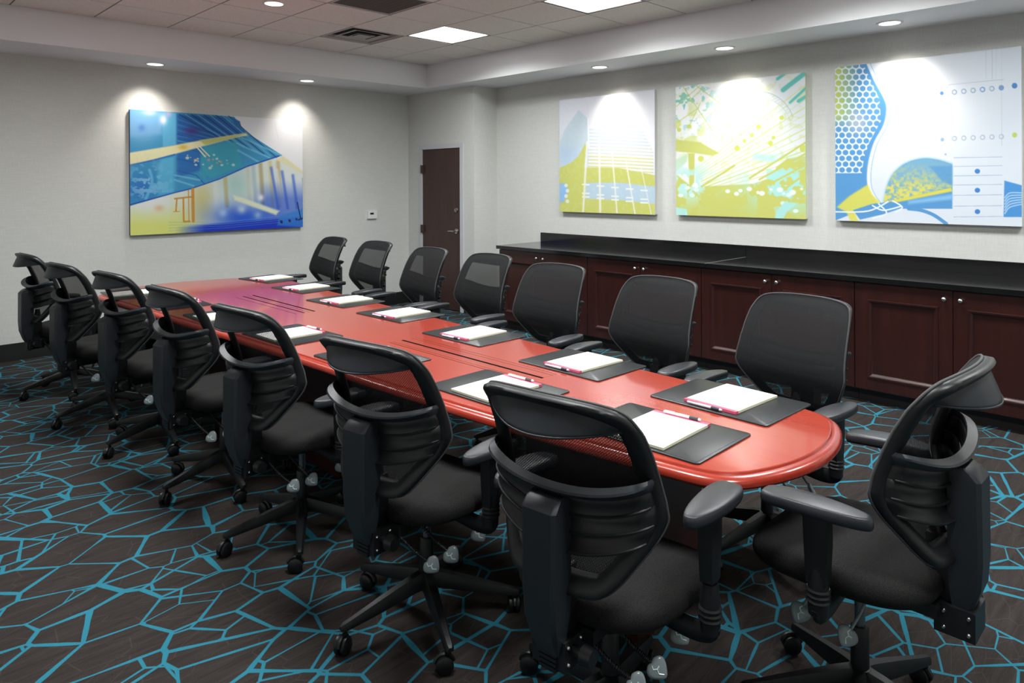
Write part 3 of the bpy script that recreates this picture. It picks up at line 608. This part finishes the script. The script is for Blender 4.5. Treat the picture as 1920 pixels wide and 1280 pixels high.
bm = bmesh.new(); loft(bm, [ring(.037, .725), ring(.037, .7500)], True, True); put('table_top', bm, m_table, tb)
bm = bmesh.new(); loft(bm, [ring(.05, .700), ring(.004, .712), ring(.036, .7245)], True, True); put('underside', bm, m_tabbase, tb)
bm = bmesh.new(); loft(bm, [ring(.16, .64), ring(.16, .700)], True, True); put('apron', bm, m_tabbase, tb)
for ya, yb in ((1.42, 1.95), (3.35, 3.95), (5.1, 5.65)):
    bm = bmesh.new(); box(bm, (2.0-2.25, ya-3.6, .0), (2.42-2.25, yb-3.6, .64)); bevel(bm, .02, 3); put('pedestal', bm, m_tabbase, tb, True, 40)
for ya, yb, lids, slots, seams in ((2.05, 3.08, ((2.135, 2.205), (2.221, 2.300)), ((2.213, .0075),), (2.134, 2.155, 2.275, 2.301)), (4.19, 5.13, ((2.262, 2.322),), ((2.256, .005), (2.329, .008)), (2.20, 2.29))):
    a, b = ya-3.6, yb-3.6; q = lambda x, y: x-2.25+.0135*(y+1.0 if ya < 3 else y-1.06)   # hatch follows the slight taper of the table
    def strip(bm, x0, x1, z0, z1): loft(bm, [[(q(x0, a), a, z), (q(x1, a), a, z), (q(x1, b), b, z), (q(x0, b), b, z)] for z in (z0, z1)])
    for x0, x1 in lids: bm = bmesh.new(); strip(bm, x0, x1, .7498, .7504); put('hatch_lid', bm, m_table, tb)
    for x, w_ in slots: bm = bmesh.new(); strip(bm, x-w_, x+w_, .7496, .7506); put('cable_slot', bm, m_slot, tb)
    bm = bmesh.new()
    for x in seams: strip(bm, x-.0009, x+.0009, .7496, .7506)
    put('lid_seam', bm, m_slot, tb)

# ---------------------------------------------------------------- desk pads, notepads, pens
def folio_bm():
    bm = bmesh.new(); box(bm, (-.2425, -.175, 0), (.2425, .175, .005))
    es = [e for e in bm.edges if abs(e.verts[0].co.z-e.verts[1].co.z) > .004]; bmesh.ops.bevel(bm, geom=es, offset=.016, segments=4, affect='EDGES', profile=.5)
    es = [e for e in bm.edges if all(v.co.z > .004 for v in e.verts)]; bmesh.ops.bevel(bm, geom=es, offset=.0018, segments=2, affect='EDGES', profile=.5); return bm
def inlay_bm():
    bm = bmesh.new(); P = [(-.232, -.1645), (.232, -.1645), (.232, .1645), (-.232, .1645)]; q = [(-.2305, -.163), (.2305, -.163), (.2305, .163), (-.2305, .163)]
    loft(bm, [[(x, y, .0051) for x, y in P], [(x, y, .0054) for x, y in P], [(x, y, .0054) for x, y in q]], True, False)
    return bm
F0 = put('desk_pad', folio_bm(), m_pad_l, None, True, 40)
F0b = put('stitched_border', inlay_bm(), m_plas2, F0)
N0 = thing('notepad', 'x', 'notepad')
bm = bmesh.new()
for k in range(5):
    dz = .0016*k; sx_ = .0003*math.sin(k*2.3); box(bm, (-.108+sx_, -.149, dz), (.108+sx_, .137, dz+.0016))
put('paper_block', bm, m_pedge, N0)
bm = bmesh.new(); lx = np.linspace(-.149, .137, 14); V_ = [[bm.verts.new((x, y, .00805+(.0012*math.sin((y+.149)*9) if abs(x) > .1 else 0))) for x in (-.108, -.05, .05, .108)] for y in lx]
for a, b in zip(V_, V_[1:]):
    for i in range(3): bm.faces.new((a[i], a[i+1], b[i+1], b[i]))
put('top_sheet', bm, m_paper, N0, True)
bm = bmesh.new(); box(bm, (-.1085, .132, 0), (.1085, .150, .0093)); bevel(bm, .0015, 2); put('binding_strip', bm, m_bind, N0, True, 40)
P0_ = thing('ballpoint_pen', 'x', 'pen')
bm = bmesh.new(); tube(bm, [(-.072, 0, .0055), (-.068, 0, .0055), (.0, 0, .0055), (.03, 0, .0055), (.066, 0, .0055), (.072, 0, .0055)], [.003, .0048, .0055, .0055, .005, .0028], 12); put('barrel', bm, m_pen, P0_, True, 50)
bm = bmesh.new(); tube(bm, [(.03, -.0012, .0062), (.062, -.0012, .0062)], .0056, 12); put('grip', bm, m_pend, P0_, True, 50)
bm = bmesh.new(); box(bm, (-.066, -.0012, .0105), (-.028, .0012, .0122)); put('clip', bm, m_chrome, P0_)
ordn = ['nearest the camera', 'second from camera end', 'third from camera end', 'fourth from either end', 'third from far end', 'second from far end', 'nearest the far wall']
# (x of outer edge, y centre, rotation, notepad dx along table, pen offset) read from the photo
right = [(2.472, 1.333, -1.5, 0, 0), (2.500, 2.082, -1.0, 0, 0), (2.570, 2.905, 0, 0, .0), (2.650, 3.70, 1, 0, 0), (2.680, 4.40, 2, 0, 0), (2.790, 5.17, 2, 0, 0), (2.850, 5.90, 6, 0, 0)]
left = [(2.010, 1.336, 1, 0, 0), (1.958, 2.072, 1, 0, 0), (1.890, 2.87, 1, 0, 0), (1.870, 3.62, 2, 0, 0), (1.830, 4.43, -2, 0, 0), (1.790, 5.17, -2, 0, 0), (1.725, 5.86, -3, 0, 0)]
first = True; nf = True
for side, L in (('right-hand', right), ('left-hand', left)):
    for k, (x, y, r, dn, dp) in enumerate(L):
        sgn = 1 if side[0] == 'r' else -1
        rz = math.radians(r)+(PI/2 if sgn > 0 else -PI/2)   # local +Y points to the table centre
        w_ = 'on %s table side, %s' % (side, ordn[k])
        c = F0 if first else dup(F0, (0, 0, 0), 0); c.location = (x, y, .7502); c.rotation_euler = (0, 0, rz)
        tag(c, 'black leatherette desk pad '+w_, 'desk pad', 'desk pads set along the table')
        q = N0 if first else dup(N0, (0, 0, 0), 0); jit = random.uniform(-.01, .01)
        off = Matrix.Rotation(rz, 3, 'Z') @ Vector((jit, -.008, 0)) 
        jr = random.uniform(-.03, .03)
        q.location = (x+off.x, y+off.y, .7502+.0056); q.rotation_euler = (0, 0, rz+jr)
        tag(q, 'white notepad with pink binding '+w_, 'notepad', 'notepads on the desk pads')
        pz = P0_ if first else dup(P0_, (0, 0, 0), 0)
        if sgn > 0: off = Matrix.Rotation(rz, 3, 'Z') @ Vector((.012, .152, 0)); zz = .7502+.0056; pr = rz+PI+random.uniform(-.03, .03)
        else: off = Matrix.Rotation(rz, 3, 'Z') @ Vector((.006, .133, 0)); zz = .7502+.0056+.0095; pr = rz+random.uniform(-.05, .05)
        pz.location = (x+off.x, y+off.y, zz); pz.rotation_euler = (0, 0, pr)
        tag(pz, 'slim white ballpoint pen '+w_, 'pen', 'pens beside the notepads'); first = False

# ---------------------------------------------------------------- task chair (faces +Y, x to its right)
ch = thing('task_chair', 'x', 'chair')
prof = [(.550, -.272), (.575, -.255), (.62, -.232), (.68, -.200), (.72, -.184), (.75, -.180), (.80, -.187), (.86, -.206), (.92, -.230), (.98, -.260), (1.02, -.288), (1.05, -.312), (1.075, -.338)]
pz_ = [p[0] for p in prof]; py_ = [p[1] for p in prof]
def YB_(z, x=0): return float(np.interp(z, pz_, py_))+.034*(x/.26)**2-.008
half = [(0, .553), (.075, .553), (.135, .562), (.172, .592), (.205, .640), (.241, .698), (.261, .745), (.2615, .775), (.256, .83), (.251, .89), (.245, .95), (.235, 1.000), (.212, 1.040), (.165, 1.056), (.08, 1.063)]
cpts = half+[(0, 1.064)]+[(-x, z) for x, z in half[:0:-1]]
oc = np.array(catmull(cpts, 4, True)); tn = np.roll(oc, -1, 0)-np.roll(oc, 1, 0); tn /= np.linalg.norm(tn, axis=1)[:, None]; inn = np.stack([-tn[:, 1], tn[:, 0]], 1)
def fr(ins, dep, tscale=1): 
    r = []
    for (x, z), (nx, nz) in zip(oc, inn):
        top = max(0, min(1, (z-1.0)/.05)); wd = .050-.006*top; q = (x+nx*ins*wd, z+nz*ins*wd); r.append((q[0], YB_(q[1], q[0])-dep*(1+.5*top), q[1]))
    return r
bm = bmesh.new(); S_ = [fr(.0, .000), fr(.02, .014), (fr(.18, .022)), fr(.5, .025), fr(.85, .020), fr(1, .012), fr(1, .002), fr(.9, -.001), fr(.1, -.004)]
loft(bm, S_+[S_[0]], True, False); bmesh.ops.remove_doubles(bm, verts=bm.verts, dist=1e-6); fm = put('backrest_frame', bm, m_plas, ch, True, 60)
bm = bmesh.new(); tube(bm, fr(.02, -.0045), .0042, 6, True); put('edge_piping', bm, m_pipe, fm, True)
# mesh panel
hx = [h[0] for h in half[1:]]+[0.0]; hz = [h[1] for h in half[1:]]+[1.064]
bm = bmesh.new(); rows = []
for k in range(34):
    z = .556+k*(1.060-.556)/33; w_ = max(.02, float(np.interp(z, hz, hx))-.006)
    rows.append([(w_*s, YB_(z, w_*s)+.007, z) for s in np.linspace(-1, 1, 17)])
loft(bm, rows, False, False); put('mesh_panel', bm, m_mesh, ch, True)
# head shell behind the top bar
bm = bmesh.new(); rows = []
for vv in np.linspace(0, 1, 9):
    r = []
    for uu in np.linspace(-1, 1, 25):
        x = .222*uu*(1-.06*vv); zt = float(np.interp(abs(x), [0, .08, .15, .19, .222], [1.050, 1.048, 1.036, 1.018, .995])); zb = .972+.022*uu*uu
        z = zt*(1-vv)+zb*vv; cq = max(0, math.cos(uu*PI/2))**.6; yt_ = YB_(zt, x)-.020; y = yt_*(1-vv)+(YB_(zb, x)-.018)*vv; r.append((x, y+((yt_-.042*vv**.85)-y)*cq, z))
    rows.append(r)
loft(bm, rows, False, False); hs = put('head_shell', bm, m_plas2, ch, True); solid(hs, .004)
bm = bmesh.new(); tube(bm, rows[-1], .0035, 6); put('shell_lip', bm, m_plas2, hs, True)
# lumbar rim and three louvres, U-shaped behind the mesh
def ush(z_s, z_c, dep, wid, n=25):
    r = []
    for q in np.linspace(-PI/2, PI/2, n):
        s, c = math.sin(q), max(0, math.cos(q)); z = z_c+(z_s-z_c)*(abs(s)**2.2); x = wid*s; ys = YB_(z, .25)-.008
        r.append((x, ys-(dep+.0)*(c**.62), z))
    return r
bm = bmesh.new(); lo, hi = ush(.838, .800, .128, .246), ush(.862, .822, .134, .250)
q_ = lambda P, sx, dy, dz: [(x*(1-(1-sx)*(1-(k-12)**2/160)) , y+dy*(1-(abs(k-12)/12)**4), z+dz) for k, (x, y, z) in enumerate(P)]
loft(bm, [q_(lo, .99, .004, 0), q_(lo, 1.010, -.004, .004), q_(hi, 1.006, -.004, -.006), q_(hi, .995, .000, -.001), q_(hi, .93, .024, .006), q_(hi, .92, .027, .003), q_(lo, .955, .014, 0), q_(lo, .99, .004, 0)], False, False); bmesh.ops.remove_doubles(bm, verts=bm.verts, dist=1e-6); put('lumbar_rim', bm, m_plas2, ch, True, 32)
for k in range(3):
    zt = (.850-.047*k, .812-.047*k); dt = .118-.010*k; bm = bmesh.new()
    W_ = lambda z: float(np.interp(z, hz, hx))-.014
    a = ush(zt[0], zt[1], dt-.010, W_(zt[0])); b = ush(zt[0]-.030, zt[1]-.030, dt-.010, W_(zt[0]-.03)); c_ = ush(zt[0]-.050, zt[1]-.055, dt-.006, W_(zt[0]-.05)); d_ = ush(zt[0]-.053, zt[1]-.059, dt-.003, W_(zt[0]-.05)); e_ = ush(zt[0]-.055, zt[1]-.061, dt-.008, W_(zt[0]-.055)-.003)
    loft(bm, [a, b, c_, d_, e_], False, False); tube(bm, [(x*.998, y-.0022, z) for x, y, z in d_[1:-1]], .0024, 6); o = put('lumbar_louvre', bm, m_plas, ch, True, 50); solid(o, .003)
# spine
bm = bmesh.new()
def srect(z, w_, ya, yb, c=.010): return [(-w_, ya, z), (-w_, yb+c, z), (-w_+c, yb, z), (w_-c, yb, z), (w_, yb+c, z), (w_, ya, z)]
loft(bm, [srect(.392, .034, -.285, -.305, .004), srect(.43, .042, -.280, -.325, .008), srect(.49, .049, -.274, -.345, .010), srect(.56, .052, -.272, -.350), srect(.770, .054, -.272, -.348), srect(.790, .052, -.272, -.330), srect(.800, .048, -.272, -.312, .008)], True, True)
put('spine_cover', bm, m_plas2, ch, True, 28)
bm = bmesh.new()
for k in range(6): z = .352+k*.012; box(bm, (-.026-.001*k, -.306, z), (.026+.001*k, -.276, z+.009))
box(bm, (-.022, -.300, .345), (.022, -.28, .43)); put('ribbed_boot', bm, m_plas, ch)
bm = bmesh.new(); box(bm, (-.030, -.275, .43), (.030, -.215, .60)); bevel(bm, .008, 2)
tube(bm, [(0, -.262, .565), (0, -.235, .60), (0, -.235, .64)], [.03, .022, .015], 10); put('back_bracket', bm, m_plas, ch, True, 40)
# tilt block with chrome screws
bm = bmesh.new(); box(bm, (-.052, -.300, .355), (.052, -.205, .432)); bevel(bm, .006, 2); box(bm, (-.085, -.22, .400), (.085, .14, .437)); box(bm, (-.03, -.29, .37), (.03, .1, .42))
blk = put('tilt_mechanism', bm, m_plas, ch, True, 40)
for s in (-1, 1):
    for yy, zz in ((-.285, .372), (-.285, .415), (-.228, .372), (-.228, .415)): bm = bmesh.new(); cyl(bm, (s*.051, yy, zz), (s*.0565, yy, zz), .0058, .0035, 10); put('screw', bm, m_chrome, blk, True, 40)
bm = bmesh.new(); cyl(bm, (.052, -.262, .40), (.085, -.262, .40), .012, seg=12); cyl(bm, (.082, -.262, .40), (.112, -.262, .40), .026, .022, 20); put('tension_knob', bm, m_plas, ch, True, 40)
# seat cushion
def sup(a, b, cy, e, z, n=40, front=0):
    r = []
    for k in range(n):
        t_ = 2*PI*k/n; c_, s_ = math.cos(t_), math.sin(t_); x = a*abs(c_)**(2/e)*(1 if c_ >= 0 else -1); y = b*abs(s_)**(2/e)*(1 if s_ >= 0 else -1)
        x *= 1+.06*(y/b) ; r.append((x, cy+y, z-front*max(0, y/b)**3+.012*(abs(x)/a)**2))
    return r
bm = bmesh.new(); rings = [sup(.20, .19, .02, 3, .424), sup(.232, .222, .02, 3, .428, front=.0), sup(.251, .241, .02, 3.2, .444, front=.004), sup(.257, .248, .02, 3.2, .468, front=.006), sup(.250, .241, .02, 3.2, .494, front=.012), sup(.222, .212, .015, 3.0, .508, front=.016), sup(.16, .15, .01, 2.6, .510, front=.010), sup(.07, .06, .0, 2.3, .506)]
loft(bm, rings, True, True); o = put('seat', bm, m_seat, ch, True); subsurf(o, 1)
bm = bmesh.new(); loft(bm, [sup(.17, .17, .01, 3, .412), sup(.21, .205, .02, 3, .430)], True, True); put('seat_pan', bm, m_plas, ch, True, 40)
# arms
for s in (-1, 1):
    bm = bmesh.new()
    def psec(f):   # outline of the pad, slightly banana-shaped
        r = []
        for k in range(32):
            t_ = 2*PI*k/32; st = math.sin(t_); ct = math.cos(t_); y = (.147 if st > 0 else .140)*st; x = .045*(1 if ct > 0 else -1)*abs(ct)**(.50 if st > 0 else .80)
            x *= 1+.14*st; r.append((x*f, (y if abs(f) == 1 else y*(1-(1-f)*.35)), 0))
        return r
    def pr(f, z): return [(s*.306+x+s*.010*math.cos(y*9), y-.002, z-.010*(y/.14)**2*(1 if y > 0 else .5)) for x, y, _ in psec(f)]
    loft(bm, [pr(.70, .684), pr(.93, .687), pr(1.0, .696), pr(.985, .708), pr(.93, .7155), pr(.88, .7165), pr(.72, .7180)], True, True); put('armrest_pad', bm, m_pad, ch, True, 60)
    bm = bmesh.new(); X = s*.306
    loft(bm, [[(X+x*.85, y*.85-.004, .500) for x, y in ((-.02, -.03), (.02, -.03), (.024, 0), (.02, .03), (-.02, .03), (-.024, 0))], [(X+x, y-.004, .60) for x, y in ((-.02, -.03), (.02, -.03), (.024, 0), (.02, .03), (-.02, .03), (-.024, 0))], [(X+x*1.0, y*1.05-.002, .690) for x, y in ((-.02, -.03), (.02, -.03), (.024, 0), (.02, .03), (-.02, .03), (-.024, 0))]], True, True)
    put('arm_sleeve', bm, m_plas, ch, True, 50)
    bm = bmesh.new()
    for k in range(3): lathe(bm, [(.028, .452+k*.014), (.031, .456+k*.014), (.028, .461+k*.014)], 20, (X, -.004))
    lathe(bm, [(.025, .42), (.0265, .45), (.0265, .505), (.021, .55)], 20, (X, -.004))
    tube(bm, catmull([(X, -.004, .44), (X-s*.01, -.004, .418), (X-s*.06, -.002, .408), (s*.16, 0, .415), (s*.07, 0, .42)], 4), .017, 10, sx=1.7); put('arm_bracket', bm, m_plas, ch, True, 50)
# control levers with paddles
def paddle(tip, direc, emb_dir=(1, 0, 0), cable=False, start=(.07, -.12, .41)):
    a = Vector(start); b = Vector(tip); d = (b-a).normalized(); L = (b-a).length
    bm = bmesh.new(); mid = a+(b-a)*.5+Vector((0, 0, -.006)); path = catmull([tuple(a), tuple(mid), tuple(b-d*.028)], 8)
    tube(bm, path, .0042, 8)
    if cable:
        hp = []; n = 150; pth = [Vector(q) for q in path]; e1_ = d.cross(Vector((0, 0, 1))).normalized(); e2_ = d.cross(e1_)
        for k in range(n):
            f = k/(n-1)*(len(pth)-1)*.8+1; i = min(int(f), len(pth)-2); p_ = pth[i].lerp(pth[i+1], f-i); q = k/n*2*PI*17; hp.append(p_+(e1_*math.cos(q)+e2_*math.sin(q))*.0062)
        tube(bm, hp, .0017, 5)
    lv = put('control_lever', bm, m_plas if cable else m_lever, ch, True, 60)
    # paddle body: rounded heart/teardrop in the plane facing outwards
    bm = bmesh.new(); w = Vector(emb_dir).normalized(); w = (w-d*w.dot(d)).normalized(); sd = d.cross(w)
    o2 = [(0, -.006), (.012, -.008), (.026, .000), (.030, .012), (.022, .028), (.0, .046), (-.022, .028), (-.030, .012), (-.026, .000), (-.012, -.008)]
    o2 = catmull(o2, 3, True); c0 = b-d*.024
    def lay(f, h): return [c0+sd*(x*f)+d*((y-.016)*f+.016)+w*h for x, y in o2]
    loft(bm, [lay(.75, -.006), lay(.96, -.004), lay(1, 0), lay(.94, .004), lay(.7, .007)], True, True); put('paddle', bm, m_lever, lv, True, 60)
    bm = bmesh.new(); zig = [(.004, -.002), (.009, .007), (.001, .014), (.006, .024), (-.002, .035)]
    for (x0, y0), (x1, y1) in list(zip(zig, zig[1:]))+[((.001, .014), (-.008, .013))]:
        p0 = c0+sd*x0+d*y0+w*.0075; p1 = c0+sd*x1+d*y1+w*.0075; tube(bm, [p0, p1], .0016, 5)
    put('emblem', bm, m_emb, lv)
paddle((.178, -.150, .300), None, (.8, -.6, .1), True, (.07, -.215, .405)); paddle((.198, -.075, .308), None, (.8, -.6, .1), True, (.08, -.12, .41)); paddle((.185, .085, .312), None, (.8, -.5, .1), False, (.08, .06, .415))
paddle((-.190, -.03, .312), None, (-.8, -.6, .1), False, (-.08, -.06, .415)); paddle((-.185, .10, .318), None, (-.8, -.5, .1), False, (-.08, .08, .415))
# gas cylinder and five-star base
bm = bmesh.new(); cyl(bm, (0, 0, .20), (0, 0, .405), .0145, seg=18); put('gas_cylinder', bm, m_gas, ch, True, 50)
bm = bmesh.new(); lathe(bm, [(.026, .10), (.030, .125), (.030, .17), (.0255, .172), (.0245, .285), (.021, .29)], 24)
base = put('base_hub', bm, m_plas, ch, True, 40)
caster_proto = []
for k in range(5):
    th = 2*PI*k/5; c_, s_ = math.cos(th), math.sin(th); rot = lambda x, y, z: (x*c_-y*s_, x*s_+y*c_, z)
    bm = bmesh.new(); rg = []
    for x, w_, zt, zb in ((.012, .026, .172, .115), (.06, .024, .163, .112), (.14, .021, .143, .098), (.22, .018, .122, .086), (.29, .015, .103, .076), (.328, .014, .094, .072), (.338, .008, .088, .076)):
        rg.append([rot(x, -w_, zb), rot(x, -w_, (zt+zb)/2), rot(x, -w_*.55, zt), rot(x, w_*.55, zt), rot(x, w_, (zt+zb)/2), rot(x, w_, zb)])
    loft(bm, rg, True, True); put('base_leg', bm, m_plas, base, True, 35)
    a_ = random.uniform(0, 2*PI); ca, sa = math.cos(a_), math.sin(a_); cx_, cy_, _ = rot(.320, 0, 0); ox, oy = -.016*ca, -.016*sa
    bm = bmesh.new(); ax = Vector((-sa, ca, 0)); cc = Vector((cx_+ox, cy_+oy, .0300))
    for q in (-1, 1):
        for r0, w0, w1 in ((.0295, .004, .024),):
            A_ = cc+ax*(q*w0); B_ = cc+ax*(q*w1); tube(bm, [A_, A_+ax*q*.003, B_-ax*q*.006, B_], [.027, .0295, .0295, .021], 20)
    cyl(bm, cc-ax*.006, cc+ax*.006, .014, seg=12); cyl(bm, (cx_, cy_, .045), (cx_, cy_, .080), .0075, seg=10)
    hood = [cc+ax*q+Vector((ca*math.cos(u)*.0315, sa*math.cos(u)*.0315, math.sin(u)*.0315)) for q in (0,) for u in np.linspace(.2, PI-.2, 9)]
    tube(bm, hood, .007, 6, sx=1.); put('caster', bm, m_plas, base, True, 50)

D2R = PI/180
LG, RG_ = 'black mesh task chairs along the left side of the table', 'black mesh task chairs along the right side of the table'
left_ch = [(1.632, 1.255, -84, 86.7, 'nearest the camera in the left row, back in foreground'), (1.592, 2.062, -82, 173, 'second from the camera in the left row'), (1.565, 2.94, -85, 168, 'third from the camera in the left row'),
           (1.555, 3.765, -86, 191, 'in the middle of the left row'), (1.53, 4.64, -84, 193, 'third from the far end of the left row'), (1.44, 5.40, -83, 190, 'second from the far end of the left row'), (1.42, 6.27, -86, 188, 'farthest of the left row, near the far wall')]
right_ch = [(2.905, 1.39, 82, 20, 'nearest the camera in the right row'), (3.00, 2.18, 87, 50, 'second from the camera in the right row'), (3.08, 2.99, 92, 10, 'third from the camera in the right row'),
            (3.235, 3.80, 88, 40, 'in the middle of the right row'), (3.25, 4.535, 85, 25, 'in the right row, overlapping the brown door'), (3.32, 5.39, 88, 60, 'second from the far end of the right row'), (3.315, 6.13, 86, 15, 'farthest of the right row')]
def place(x, y, rz, brot, lab, grp, dz=0, lift=0, back=0, firstc=[True]):
    c = ch if firstc[0] else dup(ch, (0, 0, 0), 0); firstc[0] = False
    c.location = (x, y, 0); c.rotation_euler = (0, 0, rz*D2R); tag(c, 'black mesh-back task chair '+lab, 'chair', grp)
    for q in c.children:
        if q.name.startswith('base_hub'): q.rotation_euler = (0, 0, (brot-rz)*D2R)
        else: q.location = (0, back if q.name.startswith(('backrest', 'mesh_panel', 'head_shell', 'lumbar', 'spine', 'ribbed', 'back_bracket')) else 0, lift+(dz if q.name.startswith(('armrest_pad', 'arm_sleeve')) else 0))
    return c
for k, (x, y, rz, br_, lab) in enumerate(left_ch):
    cc_ = place(x, y, rz, br_, lab, LG, .057 if k == 0 else -.018 if k == 1 else -.026, (-.012, 0, .008, .008, .010, .010, .014)[k])
for q in ch.children:      # its far armrest is set low enough to pass under the table edge
    if q.name.startswith(('armrest_pad', 'arm_sleeve')) and sum(v.co.x for v in q.data.vertices) < 0: q.location.z = -.022
for x, y, rz, br_, lab in right_ch: place(x, y, rz, br_, lab, RG_, -.024)
place(2.165, .755, 0, 200, 'alone at the near head of the table, seen from its side', None, 0, .036, .035)
